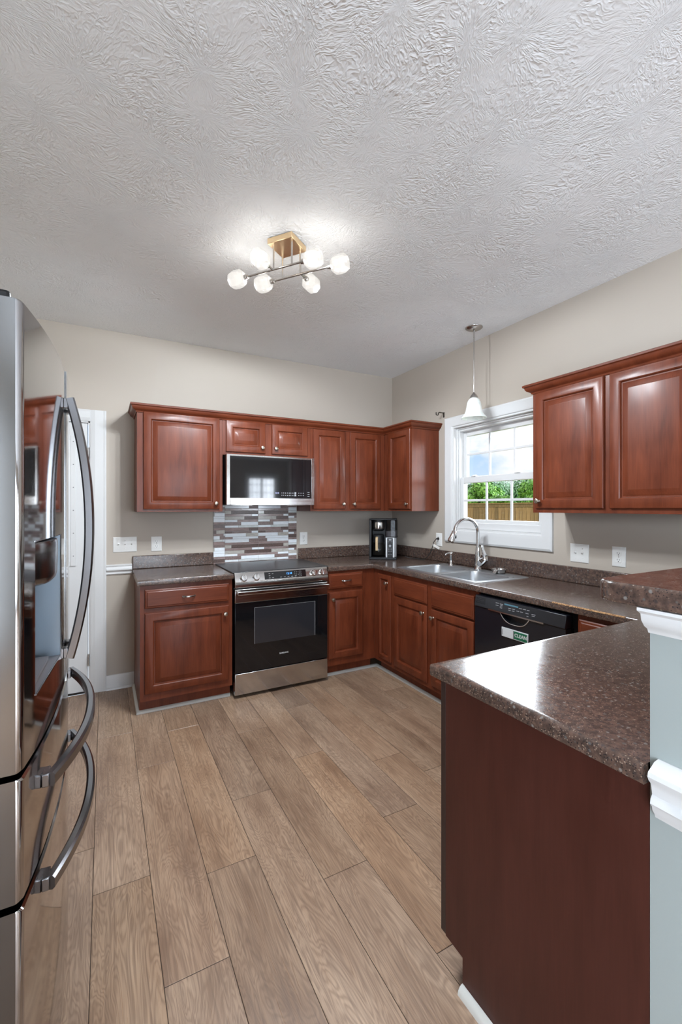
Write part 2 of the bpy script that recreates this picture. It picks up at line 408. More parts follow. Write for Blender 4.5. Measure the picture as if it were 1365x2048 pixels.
def put(name, me, parent=None, loc=(0, 0, 0), rot=(0, 0, 0), bevel=0, seg=2):
    o = D.objects.new(name, me); COL.objects.link(o)
    o.location = loc; o.rotation_euler = rot if isinstance(rot, (tuple, list)) else (0, 0, rot)
    if parent: o.parent = parent
    if bevel:
        md = o.modifiers.new('bevel', 'BEVEL'); md.width = bevel; md.segments = seg; md.limit_method = 'ANGLE'; md.angle_limit = math.radians(40)
        md.use_clamp_overlap = True
    return o
def thing(name, label, cat, loc=(0, 0, 0), rotz=0.0, group=None):
    o = D.objects.new(name, None); COL.objects.link(o); o.empty_display_size = 0.1
    o.location = loc; o.rotation_euler = (0, 0, rotz); return tag(o, label, cat, group)
def tag(o, label, cat, group=None, kind=None):
    o['label'] = label; o['category'] = cat
    if group: o['group'] = group
    if kind: o['kind'] = kind
    return o
def struct(o, label=None):
    o['kind'] = 'structure'
    if label: o['label'] = label
    return o
def copy_tree(o, parent=None):
    c = o.copy(); COL.objects.link(c)
    if parent: c.parent = parent
    for ch in list(o.children): copy_tree(ch, c)
    return c
def text(name, s, size, m, parent, loc, rot=(PI / 2, 0, 0), align='CENTER', ext=0.0003, bold=0.0, sx=1.0):
    cu = D.curves.new(name, 'FONT'); cu.body = s; cu.size = size; cu.align_x = align; cu.align_y = 'CENTER'; cu.extrude = ext; cu.offset = bold
    tmp = D.objects.new(name + '_tmp', cu)
    me = D.meshes.new_from_object(tmp); D.objects.remove(tmp)
    me.name = name; me.materials.clear(); me.materials.append(m)
    o = put(name, me, parent, loc, rot); o.scale = (sx, 1, 1); return o
def box(name, m, b, parent=None, bevel=0, seg=2):
    return MB().box(*b).build(name, m, parent, bevel=bevel, seg=seg)
def arc(c, r, a0, a1, n, f):
    return [f(c[0] + r * math.cos(a0 + (a1 - a0) * i / n), c[1] + r * math.sin(a0 + (a1 - a0) * i / n)) for i in range(n + 1)]
SQ = lambda a, b, c: [(-a + c, -b), (a - c, -b), (a, -b + c), (a, b - c), (a - c, b), (-a + c, b), (-a, b - c), (-a, -b + c)]

# ================================================================== THE ROOM
H = 2.7512
XL, YR, XD = -3.60, -9.00, 2.0
# floor: one mesh of planks, each with its own tone
pb = MB(); tones = []
joint = {0: -1.743, 1: -1.998, 2: -2.444, 3: -2.095, 4: -1.725, 5: -2.327, 6: -1.536, 7: -2.157, 8: -1.766}
dark_planks = {(3, -3.302), (1, -3.205)}
PW, PL, g = 0.1909, 1.2068, 0.0008
for k in range(-4, 26):
    x0 = -2.889 + k * PW; x1 = min(x0 + PW, XD); x0c = max(x0, XL)
    if x1 <= x0c + 0.01: continue
    j = joint.get(k, -random.random() * PL)
    while j < 0: j += PL
    while True:
        y1 = min(j, 0.0); y0 = max(j - PL, YR); j -= PL
        if y1 - y0 > 0.01:
            a, b_, c, d = x0c + g, x1 - g, y0 + g * 1.2, y1 - g * 1.2; e = 0.0012
            vs = [(a + e, c + e, 0), (b_ - e, c + e, 0), (b_ - e, d - e, 0), (a + e, d - e, 0), (a, c, -0.0012), (b_, c, -0.0012), (b_, d, -0.0012), (a, d, -0.0012)]
            pb.add(vs, [(0, 1, 2, 3), (4, 5, 1, 0), (5, 6, 2, 1), (6, 7, 3, 2), (7, 4, 0, 3)], 0)
            tn = random.random(); tones += [tn] * 5
        if y0 <= YR: break
pb.box(XL, XD, YR, 0, -0.12, -0.002, 1); tones += [0.5] * 6
me = pb.mesh('floor', [floor_mat, gap_mat])
at = me.attributes.new('tone', 'FLOAT', 'FACE'); at.data.foreach_set('value', tones)
struct(put('floor', me), 'wood-look plank floor running towards the range')

cl_ = MB(); cl_.prism([(XL - 0.12, YR - 0.12), (XD + 0.12, YR - 0.12), (XD + 0.12, -3.60), (0.30, -3.60), (0.30, 0.12), (XL - 0.12, 0.12)], 'z', H, H + 0.15)
struct(cl_.build('ceiling', ceil_mat), 'white ceiling with stomped plaster texture')

def wall_with_holes(name, m, u0, u1, z0, z1, holes, mk):
    """mk(u0,u1,z0,z1) -> box bounds"""
    us = sorted({u0, u1, *[h[0] for h in holes], *[h[1] for h in holes]})
    b = MB()
    for a, c in zip(us[:-1], us[1:]):
        hs = sorted([h for h in holes if h[0] <= a + 1e-6 and h[1] >= c - 1e-6], key=lambda h: h[2])
        z = z0
        for h in hs:
            if h[2] > z + 1e-6: b.box(*mk(a, c, z, h[2]))
            z = h[3]
        if z < z1 - 1e-6: b.box(*mk(a, c, z, z1))
    return struct(b.build(name, m))
DX0, DX1, DZ = -3.50, -2.757, 2.045
wall_with_holes('wall_back', wall_paint, XL - 0.12, 0.14, 0, H, [(DX0, DX1, 0, DZ)], lambda a, c, z, y: (a, c, 0, 0.12, z, y))
WY0, WY1, WZ0, WZ1 = -1.797, -0.913, 1.203, 2.092
wall_with_holes('wall_right', wall_paint, -3.72, 0.0, 0, H, [(WY0, WY1, WZ0, WZ1)], lambda a, c, z, y: (0, 0.14, a, c, z, y))
R2 = (-6.85, -4.55, 0.19, 2.21)
wall_with_holes('wall_left', wall_paint, YR, 0.0, 0, H, [R2], lambda a, c, z, y: (XL - 0.12, XL, a, c, z, y))
R1 = (0.86, 1.68, 0.50, 2.26); R3 = (-2.3, -0.2, 0.1, 2.2)
wall_with_holes('wall_front', wall_paint, XL - 0.12, XD + 0.12, 0, H, [R1, R3], lambda a, c, z, y: (a, c, YR - 0.12, YR, z, y))
struct(box('wall_dining_return', wall_paint, (0.14, XD + 0.12, -3.72, -3.60, 0, H)))
struct(box('wall_dining_right', wall_paint, (XD, XD + 0.12, YR, -3.72, 0, H)))

# the half wall carrying the bar
HX, HY, HY2 = -1.75, -3.357, -3.485
struct(box('wall_half', half_daylit_paint, (HX, 0, HY2, HY, 0, 1.212)), 'half wall at the peninsula end, coloured pale blue-grey for cool daylight')

# rear windows (one mirrored, two added unseen for daylight): frame, muntins and panes
def rear_window(nm, r, nx, nz, label, mk):
    """mk(u0, u1, d0, d1, z0, z1) -> box bounds, d measured outwards from the room face"""
    o = thing(nm, label, 'window'); del o['category']; o['kind'] = 'structure'
    x0, x1, z0, z1 = r; f = MB()
    for a in ((x0, x0 + 0.05, z0, z1), (x1 - 0.05, x1, z0, z1), (x0 + 0.05, x1 - 0.05, z0, z0 + 0.05), (x0 + 0.05, x1 - 0.05, z1 - 0.05, z1), ((x0 + x1) / 2 - 0.03, (x0 + x1) / 2 + 0.03, z0 + 0.05, z1 - 0.05)):
        f.box(*mk(a[0], a[1], 0.04, 0.10, a[2], a[3]))
    f.build('window_frame', white_trim, o)
    mu = MB()
    for i in range(1, nx): x = x0 + (x1 - x0) * i / nx; mu.box(*mk(x - 0.008, x + 0.008, 0.06, 0.075, z0 + 0.05, z1 - 0.05))
    for i in range(1, nz): z = z0 + (z1 - z0) * i / nz; mu.box(*mk(x0 + 0.05, x1 - 0.05, 0.0605, 0.0745, z - 0.008, z + 0.008))
    mu.build('muntins', white_trim, o)
    c = MB()
    for a in ((x0 - 0.09, x0, z0 - 0.09, z1 + 0.09), (x1, x1 + 0.09, z0 - 0.09, z1 + 0.09), (x0, x1, z0 - 0.09, z0), (x0, x1, z1, z1 + 0.09)): c.box(*mk(a[0], a[1], -0.02, 0.0, a[2], a[3]))
    c.build('window_casing', white_trim, o)
rear_window('window_2', R1, 6, 8, 'white gridded window at the dining end, mirrored in the microwave', lambda a, b, d0, d1, z0, z1: (a, b, YR - d1, YR - d0, z0, z1))
rear_window('added_window_rear', R3, 6, 5, 'wide white gridded glazing added unseen in the far end wall for daylight', lambda a, b, d0, d1, z0, z1: (a, b, YR - d1, YR - d0, z0, z1))
rear_window('added_window_left', R2, 8, 4, 'wide white gridded window added unseen on the left of the dining end for daylight', lambda a, b, d0, d1, z0, z1: (XL - d1, XL - d0, a, b, z0, z1))

# ------------------------------------------------------------------ kitchen window
win = thing('window_1', 'white double hung window with twelve panes above the sink', 'window'); del win['category']; win['kind'] = 'structure'
oy0, oy1, oz0, oz1 = -1.885, -0.826, 1.098, 2.176
iy0, iy1, iz0, iz1 = WY0, WY1, WZ0, WZ1
prof = [(0.0, 0.0), (0.0, 0.016), (0.012, 0.022), (0.03, 0.018), (0.06, 0.016), (0.074, 0.013), (0.084, 0.009), (0.088, 0.0)]
lp = []
for o_, h_ in prof:
    f = o_ / 0.088
    a = (oy0 + (iy0 - oy0) * f, oy1 + (iy1 - oy1) * f, oz0 + (iz0 - oz0) * f, oz1 + (iz1 - oz1) * f)
    lp.append([(-h_, a[0], a[2]), (-h_, a[1], a[2]), (-h_, a[1], a[3]), (-h_, a[0], a[3])])
MB().loops(lp, cap_front=False, cap_back=False).build('window_casing', white_trim, win, smooth=30)
jb = MB(); e = 0.012
jb.box(0, 0.14, iy0, iy0 + e, iz0, iz1).box(0, 0.14, iy1 - e, iy1, iz0, iz1).box(0, 0.14, iy0 + e, iy1 - e, iz1 - e, iz1).box(0, 0.14, iy0 + e, iy1 - e, iz0, iz0 + e)
jb.build('jamb', white_trim, win)
fy0, fy1 = iy0 + e, iy1 - e; fz0, fz1 = iz0 + e, iz1 - e
def frame(mb, x0, x1, y0, y1, z0, z1, sw, bw, tw):
    mb.box(x0, x1, y0, y0 + sw, z0, z1).box(x0, x1, y1 - sw, y1, z0, z1).box(x0, x1, y0 + sw, y1 - sw, z0, z0 + bw).box(x0, x1, y0 + sw, y1 - sw, z1 - tw, z1)
fr = MB(); frame(fr, 0.045, 0.138, fy0, fy1, fz0, fz1, 0.024, 0.035, 0.03); fr.build('window_frame', white_trim, win, bevel=0.003)
fr = MB(); frame(fr, 0.030, 0.045, fy0, fy1, fz0, fz1, 0.012, 0.055, 0.014); fr.build('window_stop', white_trim, win, bevel=0.004)
sy0, sy1 = fy0 + 0.024, fy1 - 0.024
def sash(nm, x0, x1, z0, z1, bw, tw, hz):
    f = MB(); frame(f, x0, x1, sy0, sy1, z0, z1, 0.034, bw, tw)
    s_ = f.build(nm, white_trim, win, bevel=0.003)
    gy0, gy1 = sy0 + 0.034, sy1 - 0.034; gz0, gz1 = z0 + bw, z1 - tw; xm = (x0 + x1) / 2
    mu = MB(); zm = hz
    for i in (1, 2):
        y = gy0 + (gy1 - gy0) * i / 3; mu.box(xm - 0.008, xm + 0.004, y - 0.009, y + 0.009, gz0, gz1)
    mu.box(xm - 0.0075, xm + 0.0035, gy0, gy1, zm - 0.009, zm + 0.009)
    mu.build('muntins', white_trim, s_, bevel=0.002)
    box('pane', pane_glass, (xm + 0.005, xm + 0.008, gy0, gy1, gz0, gz1), s_)
    return s_
sash('upper_sash', 0.094, 0.126, 1.604, fz1 - 0.03, 0.045, 0.042, 1.852)
lo = sash('lower_sash', 0.058, 0.090, fz0 + 0.035, 1.655, 0.045, 0.052, 1.456)
for y in (-1.10, -1.545):
    lk = MB(); lk.box(0.050, 0.085, y - 0.028, y + 0.028, 1.655, 1.660).box(0.055, 0.075, y - 0.022, y + 0.012, 1.660, 1.668)
    lk.build('sash_lock', white_plastic, lo, bevel=0.002)

# ------------------------------------------------------------------ back door with half-light
dr = thing('door_1', 'white half-light door in the back wall beside the refrigerator', 'door'); del dr['category']; dr['kind'] = 'structure'
cs = MB()
cprof = [(0.0, 0.0), (0.0, 0.016), (0.008, 0.02), (0.02, 0.017), (0.075, 0.015), (0.095, 0.010), (0.108, 0.006), (0.108, 0.0)]
x1 = -2.649
def casing_leg(mb, xa, sgn, z0, z1):
    mb.prism([(xa + sgn * o_, -h_) for o_, h_ in cprof], 'z', z0, z1)
casing_leg(cs, x1, -1, 0.0, DZ + 0.085)
casing_leg(cs, DX0 - 0.108 + 0.0, 1, 0.0, DZ + 0.085)
cs.prism([(-h_, 2.13 - o_ * 0.8) for o_, h_ in cprof], 'x', DX0 - 0.0, x1 - 0.108)
cs.build('door_casing', white_trim, dr)
jm = MB(); jm.box(DX1 - 0.012, DX1, 0, 0.12, 0, DZ).box(DX0, DX0 + 0.012, 0, 0.12, 0, DZ).box(DX0, DX1, 0, 0.12, DZ - 0.012, DZ)
jm.build('door_jamb', white_trim, dr)
sl = MB(); sx0, sx1 = DX0 + 0.015, DX1 - 0.016
sl.box(sx0, sx1, 0.012, 0.055, 0.012, DZ - 0.016)
slab = sl.build('door_slab', white_trim, dr, bevel=0.003)
lf = MB(); lx0, lx1, lz0, lz1 = sx0 + 0.075, sx1 - 0.075, 0.96, 1.93
lf.box(lx0, lx0 + 0.035, 0.002, 0.012, lz0, lz1).box(lx1 - 0.035, lx1, 0.002, 0.012, lz0, lz1).box(lx0 + 0.035, lx1 - 0.035, 0.002, 0.012, lz0, lz0 + 0.035).box(lx0 + 0.035, lx1 - 0.035, 0.002, 0.012, lz1 - 0.035, lz1)
lite = lf.build('lite_frame', white_trim, slab, bevel=0.003)
sp = MB()
for k in range(6): sp.lathe([(0.0, 0.0008), (0.004, 0.001), (0.004, 0.003)], 8, 'y', (lx1 - 0.017, 0, 1.035 + k * 0.17))
sp.build('screw_plug', grey_plastic, slab)
box('lite_pane', pbr('frosted_door_lite', (0.78, 0.79, 0.80), 0.25), (lx0 + 0.035, lx1 - 0.035, 0.006, 0.011, lz0 + 0.035, lz1 - 0.035), slab)
for z in (0.25, 1.02, 1.80):
    MB().lathe([(0.006, z - 0.045), (0.006, z + 0.045)], 10, 'z', (DX1 - 0.010, -0.006, 0)).build('hinge', nickel, slab)
box('door_threshold', bronze, (DX0, DX1, 0.005, 0.12, 0.0, 0.009), dr)

# ------------------------------------------------------------------ trims
rail_prof = [(0, 0.877), (0.008, 0.879), (0.014, 0.886), (0.012, 0.897), (0.016, 0.906), (0.026, 0.914), (0.026, 0.922), (0.018, 0.930), (0.015, 0.940), (0.020, 0.947), (0.020, 0.953), (0.008, 0.957), (0, 0.957)]
struct(MB().rail([(-2.4715, 0), (-2.649, 0)][::-1][::-1], [(o_, z) for o_, z in rail_prof]).build('trim_1', white_trim, smooth=30), 'white chair rail on the back wall')
base_prof = [(0, 0), (0.013, 0), (0.013, 0.085), (0.010, 0.098), (0.006, 0.108), (0, 0.11)]
struct(MB().rail([(-2.456, 0), (-2.649, 0)], base_prof).build('baseboard_back', white_trim, smooth=30), 'white baseboard between the door and the cabinet')
struct(MB().rail([(-2.474, -0.0132), (-2.649, -0.0132)], [(0, 0), (0.012, 0.0), (0.009, 0.011), (0, 0.016)]).build('trim_2', white_trim), 'white shoe moulding below the baseboard')
shoe = [(0.0, 0.0), (0.018, 0.0), (0.0165, 0.009), (0.011, 0.016), (0.004, 0.0195), (0.0, 0.02)]
struct(MB().rail([(-1.842, -0.541), (-2.4545, -0.541), (-2.4545, -0.014)], shoe).build('trim_3', shoe_paint, smooth=40), 'white shoe moulding round the left base cabinet')
struct(MB().rail([(-0.541, -2.70), (-0.541, -0.541), (-1.065, -0.541)], shoe).build('trim_4', shoe_paint, smooth=40), 'white shoe moulding along the sink cabinets')
struct(MB().rail([(HX, -3.36), (HX, -2.862)], [(o_ * 1.05, z * 1.2) for o_, z in shoe]).build('trim_5', shoe_paint, smooth=40), 'worn white shoe moulding below the peninsula panel')
# chair rail and crown on the half wall
hr = [(0, 0.822), (0.010, 0.822), (0.013, 0.829), (0.020, 0.838), (0.022, 0.846), (0.028, 0.853), (0.026, 0.862), (0.021, 0.868), (0.024, 0.882), (0.026, 0.89), (0.033, 0.897), (0.037, 0.905), (0.035, 0.913), (0.024, 0.919), (0.014, 0.925), (0.0, 0.927)]
struct(MB().rail([(0, HY2), (HX, HY2), (HX, HY - 0.014)], hr[::1]).build('trim_6', white_trim, smooth=40), 'white chair rail moulding on the half wall')
hc = [(0, 1.160), (0.006, 1.160), (0.010, 1.168), (0.020, 1.174), (0.030, 1.186), (0.033, 1.199), (0.045, 1.206), (0.045, 1.2118), (0, 1.2118)]
struct(MB().rail([(0, HY2), (HX, HY2), (HX, HY)], hc).build('trim_7', white_trim, smooth=40), 'white crown moulding under the bar top')
struct(MB().rail([(0, HY2), (HX, HY2), (HX, HY - 0.004)], base_prof).build('baseboard_half', white_trim), 'white baseboard on the half wall')

# ================================================================== CABINETS
def rect(x0, x1, z0, z1, y): return [(x0, y, z0), (x1, y, z0), (x1, y, z1), (x0, y, z1)]
def raised_door(w_, h_, t=0.019, fr=0.056):
    P = [(0, 0), (0, t - 0.007), (0.004, t - 0.003), (0.010, t - 0.0015), (0.013, t), (fr - 0.006, t), (fr - 0.001, t - 0.004), (fr + 0.002, t - 0.0125), (fr + 0.008, t - 0.0130), (fr + 0.013, t - 0.0095), (fr + 0.036, t - 0.0020), (fr + 0.038, t - 0.0005), (fr + 0.041, t)]
    return MB().loops([rect(i, w_ - i, i, h_ - i, -d) for i, d in P])
def drawer_front(w_, h_, t=0.019):
    P = [(0, 0), (0, t - 0.008), (0.005, t - 0.004), (0.013, t - 0.003), (0.017, t), (0.019, t)]
    return MB().loops([rect(i, w_ - i, i, h_ - i, -d) for i, d in P])
knob_me = MB().lathe([(0.009, 0), (0.0085, -0.003), (0.005, -0.006), (0.005, -0.013), (0.010, -0.017), (0.0145, -0.021), (0.0155, -0.025), (0.0135, -0.029), (0.008, -0.031), (0.0, -0.0315)], 20, 'y').mesh('knob', knob_brass, 40)
def pull_mesh():
    m = MB(); pts = [(-0.038 + 0.076 * i / 16, -0.004 - 0.020 * math.sin(PI * i / 16) ** 0.6, 0) for i in range(17)]
    m.sect(pts, SQ(0.006, 0.0035, 0.0015), (0, 0, 1), scale=[1.25 - 0.45 * math.sin(PI * i / 16) for i in range(17)])
    for x in (-0.038, 0.038): m.lathe([(0.008, 0), (0.007, -0.006), (0.004, -0.008)], 12, 'y', (x, 0, 0))
    return m.mesh('pull_handle', nickel, 40)
pull_me = pull_mesh()
def add_door(par, x0, x1, z0, z1, knob=None, name='door', kz=None):
    d = raised_door(x1 - x0, z1 - z0).build(name, wood_v, par, (x0, 0, z0), smooth=28)
    if knob:
        kx = 0.030 if 'l' in knob else (x1 - x0) - 0.030
        kz_ = (z1 - z0) - 0.055 if 't' in knob else 0.045
        put('knob', knob_me, d, (kx, -0.019, kz_))
    return d
def add_drawer(par, x0, x1, z0, z1, pull=True, name='drawer'):
    d = drawer_front(x1 - x0, z1 - z0).build(name, wood_h, par, (x0, 0, z0), smooth=28)
    if pull: put('pull_handle', pull_me, d, ((x1 - x0) / 2, -0.019, (z1 - z0) / 2))
    return d
def base_cab(label, loc, rot, w_, name='base_cabinet', depth=0.608, group='base cabinets under the worktops', top=0.876):
    o = thing(name, label, 'cabinet', loc, rot, group)
    MB().prism([(0.019, 0.10), (0.019, top), (depth, top), (depth, 0.0), (0.069, 0.0), (0.069, 0.10)], 'x', 0, w_).build('carcass', wood_v, o)
    return o
def face(o, w_, z0, z1, stiles, rails):
    f = MB()
    for a, b in stiles: f.box(a, b, 0, 0.019, z0, z1)
    for a, b, c, d in rails: f.box(a, b, 0.0002, 0.0188, c, d)
    f.build('face_frame', wood_v, o)

RZ = -PI / 2
c1 = base_cab('cherry base cabinet with one drawer and one door, left of the range', (-2.454, -0.61, 0), 0, 0.614)
face(c1, 0.614, 0.10, 0.876, [(0, 0.045), (0.569, 0.614)], [(0.045, 0.569, 0.10, 0.155), (0.045, 0.569, 0.68, 0.73), (0.045, 0.569, 0.835, 0.876)])
add_drawer(c1, 0.029, 0.588, 0.720, 0.846); add_door(c1, 0.029, 0.588, 0.150, 0.688, 'tr')

c2 = base_cab('cherry base cabinet with drawer and door filling the corner right of the range', (-1.066, -0.61, 0), 0, 0.456)
face(c2, 0.456, 0.10, 0.876, [(0, 0.04), (0.31, 0.456)], [(0.04, 0.31, 0.10, 0.165), (0.04, 0.31, 0.69, 0.735), (0.04, 0.31, 0.845, 0.876)])
add_drawer(c2, 0.010, 0.330, 0.731, 0.856); add_door(c2, 0.010, 0.330, 0.160, 0.702, 'tl')

c3 = base_cab('narrow cherry base cabinet with one slim door by the inside corner', (-0.61, -0.611, 0), RZ, 0.284)
face(c3, 0.284, 0.10, 0.876, [(0, 0.09), (0.24, 0.284)], [(0.09, 0.24, 0.10, 0.15), (0.09, 0.24, 0.83, 0.876)])
d = raised_door(0.186, 0.701, fr=0.040).build('door', wood_v, c3, (0.074, 0, 0.139), smooth=28)
put('knob', knob_me, d, (0.145, -0.019, 0.640))

c4 = base_cab('wide cherry sink cabinet with two doors and two false drawer fronts', (-0.61, -0.896, 0), RZ, 0.916, top=0.735)
face(c4, 0.916, 0.10, 0.876, [(0, 0.04), (0.41, 0.50), (0.876, 0.916)], [(0.04, 0.41, 0.10, 0.14), (0.5, 0.876, 0.10, 0.14), (0.04, 0.41, 0.68, 0.71), (0.5, 0.876, 0.68, 0.71), (0.04, 0.41, 0.83, 0.876), (0.5, 0.876, 0.83, 0.876)])
add_drawer(c4, 0.021, 0.428, 0.700, 0.838, False, 'false_drawer_front'); add_drawer(c4, 0.475, 0.886, 0.690, 0.838, False, 'false_drawer_front')
add_door(c4, 0.021, 0.428, 0.135, 0.688, 'tr'); add_door(c4, 0.475, 0.886, 0.135, 0.676, 'tl')

c5 = base_cab('short cherry base cabinet between the dishwasher and the peninsula', (-0.61, -2.462, 0), RZ, 0.320)
face(c5, 0.320, 0.10, 0.876, [(0, 0.03), (0.28, 0.320)], [(0.03, 0.28, 0.10, 0.15), (0.03, 0.28, 0.68, 0.72), (0.03, 0.28, 0.845, 0.876)])
add_drawer(c5, 0.012, 0.270, 0.725, 0.852, False); add_door(c5, 0.012, 0.270, 0.150, 0.690, None)

# peninsula: cabinet facing the range wall, big flat end panel
pn = thing('peninsula_cabinet', 'cherry peninsula cabinet with a large flat dark red end panel', 'cabinet', (0, 0, 0), 0, 'base cabinets under the worktops')
PXe, PYf = -1.749, -2.790
MB().prism([(PYf - 0.019, 0.10), (PYf - 0.019, 0.876), (HY + 0.001, 0.876), (HY + 0.001, 0.0), (-2.861, 0.0), (-2.861, 0.10)], 'x', PXe + 0.006, -0.64).build('carcass', wood_v, pn)
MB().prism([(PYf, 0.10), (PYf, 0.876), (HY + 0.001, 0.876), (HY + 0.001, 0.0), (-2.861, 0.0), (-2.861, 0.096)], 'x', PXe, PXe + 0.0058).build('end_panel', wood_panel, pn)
MB().box(PXe + 0.0058, -0.64, PYf - 0.019, PYf, 0.10, 0.876).build('face_frame', wood_v, pn)
for a in (0, 1):
    dd = raised_door(0.50, 0.755).build('door', [wood_v], pn, (PXe + 0.502 + a * 0.53 , PYf, 0.103), (0, 0, PI), smooth=28)
    put('knob', knob_me, dd, (0.03 if a == 0 else 0.47, -0.019, 0.70))
MB().box(PXe, PXe + 0.004, PYf, PYf + 0.0215, 0.103, 0.872).build('door_edge_strip', wood_dark, pn, bevel=0.0015)

# wall cabinets
def wall_cab(label, loc, rot, w_, h_, d_):
    o = thing('wall_cabinet', label, 'cabinet', loc, rot, 'wall cabinets')
    MB().box(0, w_, 0.019, d_, 0, h_).build('carcass', wood_v, o)
    return o
UB, UT = 1.364, 2.100
u1 = wall_cab('wide single-door cherry wall cabinet left of the microwave', (-2.454, -0.305, UB), 0, 0.615, UT - UB, 0.304)
face(u1, 0, 0, UT - UB, [(0, 0.06), (0.57, 0.615)], [(0.06, 0.57, 0, 0.04), (0.06, 0.57, 0.70, UT - UB)])
add_door(u1, 0.042, 0.590, 0.018, 0.731, 'br')
u2 = wall_cab('short two-door cherry wall cabinet directly above the microwave', (-1.838, -0.305, 1.815), 0, 0.759, UT - 1.815, 0.304)
face(u2, 0, 0, UT - 1.815, [(0, 0.05), (0.325, 0.425), (0.71, 0.759)], [(0.05, 0.325, 0, 0.045), (0.425, 0.71, 0, 0.045), (0.05, 0.325, 0.25, UT - 1.815), (0.425, 0.71, 0.25, UT - 1.815)])
add_door(u2, 0.025, 0.348, 0.025, 0.274, 'br'); add_door(u2, 0.404, 0.729, 0.025, 0.274, 'bl')
u3 = wall_cab('tall two-door cherry wall cabinet right of the microwave', (-1.078, -0.305, UB), 0, 0.772, UT - UB, 0.304)
face(u3, 0, 0, UT - UB, [(0, 0.045), (0.32, 0.42), (0.70, 0.772)], [(0.045, 0.32, 0, 0.04), (0.42, 0.7, 0, 0.04), (0.045, 0.32, 0.70, UT - UB), (0.42, 0.7, 0.70, UT - UB)])
add_door(u3, 0.024, 0.342, 0.018, 0.719, 'br'); add_door(u3, 0.393, 0.722, 0.018, 0.719, 'bl')
u4 = wall_cab('cherry corner wall cabinet ending beside the window', (-0.305, -0.001, UB), RZ, 0.734, UT - UB, 0.303)
face(u4, 0, 0, UT - UB, [(0.306, 0.41), (0.70, 0.734)], [(0.41, 0.70, 0, 0.04), (0.41, 0.70, 0.70, UT - UB)])
add_door(u4, 0.388, 0.722, 0.018, 0.722, 'br')
u5 = wall_cab('large two-door cherry wall cabinet on the right of the window', (-0.305, -1.965, UB), RZ, 0.925, 2.118 - UB, 0.304)
face(u5, 0, 0, 2.118 - UB, [(0, 0.05), (0.425, 0.50), (0.88, 0.925)], [(0.05, 0.425, 0, 0.045), (0.5, 0.88, 0, 0.045), (0.05, 0.425, 0.71, 2.118 - UB), (0.5, 0.88, 0.71, 2.118 - UB)])
add_door(u5, 0.026, 0.445, 0.026, 0.734, 'bl'); add_door(u5, 0.478, 0.897, 0.026, 0.734, 'br')

# cornices
def crown(label, path, z0, z1, pr, name='cornice'):
    n = [(0.0, 0.0), (0.006, 0.0), (0.009, 0.012), (0.016, 0.02), (0.027, 0.028), (0.033, 0.040), (0.036, 0.055), (0.044, 0.062), (0.045, 0.075), (0.040, 0.08), (0.0, 0.08)]
    k = (z1 - z0) / 0.08
    return tag(MB().rail(path, [(a * pr / 0.045, z0 + b * k) for a, b in n]).build(name, wood_h, smooth=30), label, 'moulding', 'cornices on the wall cabinets')
crown('cherry cornice along the tops of the wall cabinets over the range', [(-0.0005, -0.7355), (-0.3055, -0.7355), (-0.3055, -0.3055), (-2.4545, -0.3055), (-2.4545, -0.0005)], 2.088, 2.149, 0.046)
crown('cherry cornice on top of the wall cabinet right of the window', [(-0.0005, -2.8905), (-0.3055, -2.8905), (-0.3055, -1.9645), (-0.0005, -1.9645)], 2.100, 2.158, 0.046)

# ================================================================== WORKTOPS
NOSE = [(-0.02, 0.914), (-0.008, 0.914), (-0.003, 0.9125), (-0.0005, 0.909), (0, 0.904), (0, 0.884), (-0.001, 0.879), (-0.004, 0.8765), (-0.02, 0.8765)]
def splash_box(b, f, par):
    return MB().box(*b).build('backsplash', laminate, par, bevel=0.005)
wl = thing('worktop', 'short brown speckled laminate worktop left of the range', 'worktop', (0, 0, 0), 0, 'brown speckled worktops')
t = MB(); t.box(-2.469, -1.836, -0.618, -0.001, 0.8765, 0.914)
t.rail([(-1.836, -0.638), (-2.469, -0.638)], [(-o_ * -1, z) for o_, z in NOSE], cap=True)
t.build('top', laminate, wl, smooth=30)
splash_box((-2.469, -1.8465, -0.021, -0.001, 0.9142, 1.016), None, wl)

wr = thing('worktop', 'long brown speckled laminate worktop round the sink and over the peninsula', 'worktop', (0, 0, 0), 0, 'brown speckled worktops')
t = MB(); zt, zb = 0.914, 0.8765
SX0, SX1, SY0, SY1 = -0.572, -0.108, -1.752, -0.930
def slab_cells(mb, xs, ys, skip):
    for i in range(len(xs) - 1):
        for j in range(len(ys) - 1):
            if skip(i, j): continue
            x0, x1, y0, y1 = xs[i], xs[i + 1], ys[j], ys[j + 1]
            mb.add([(x0, y0, zt), (x1, y0, zt), (x1, y1, zt), (x0, y1, zt)], [(0, 1, 2, 3)])
            mb.add([(x0, y0, zb), (x1, y0, zb), (x1, y1, zb), (x0, y1, zb)], [(3, 2, 1, 0)])
slab_cells(t, [-1.068, -0.62, -0.001], [-0.618, -0.001], lambda i, j: False)
slab_cells(t, [-0.62, SX0, SX1, -0.001], [-2.766, SY1 - (SY1 - SY0), SY1, -0.618], lambda i, j: i == 1 and j == 1)
slab_cells(t, [-1.754, -0.62, -0.001], [HY + 0.001, -2.766], lambda i, j: False)
t.rail([(-1.774, HY + 0.001), (-1.774, -2.746), (-0.640, -2.746), (-0.640, -0.638), (-1.068, -0.638)], NOSE, cap=True)
t.build('top', laminate, wr, smooth=30)
splash_box((-1.072, -0.022, -0.021, -0.001, 0.9142, 1.016), None, wr)
splash_box((-0.021, -0.001, HY + 0.0015, -0.001, 0.9142, 1.016), None, wr)
MB().rail([(-0.6412, -2.70), (-0.6412, -2.34)], [(0.0004, 0.9075), (0.0006, 0.909), (-0.0015, 0.9138), (-0.005, 0.9146)]).build('worn_edge', raw_edge, wr)
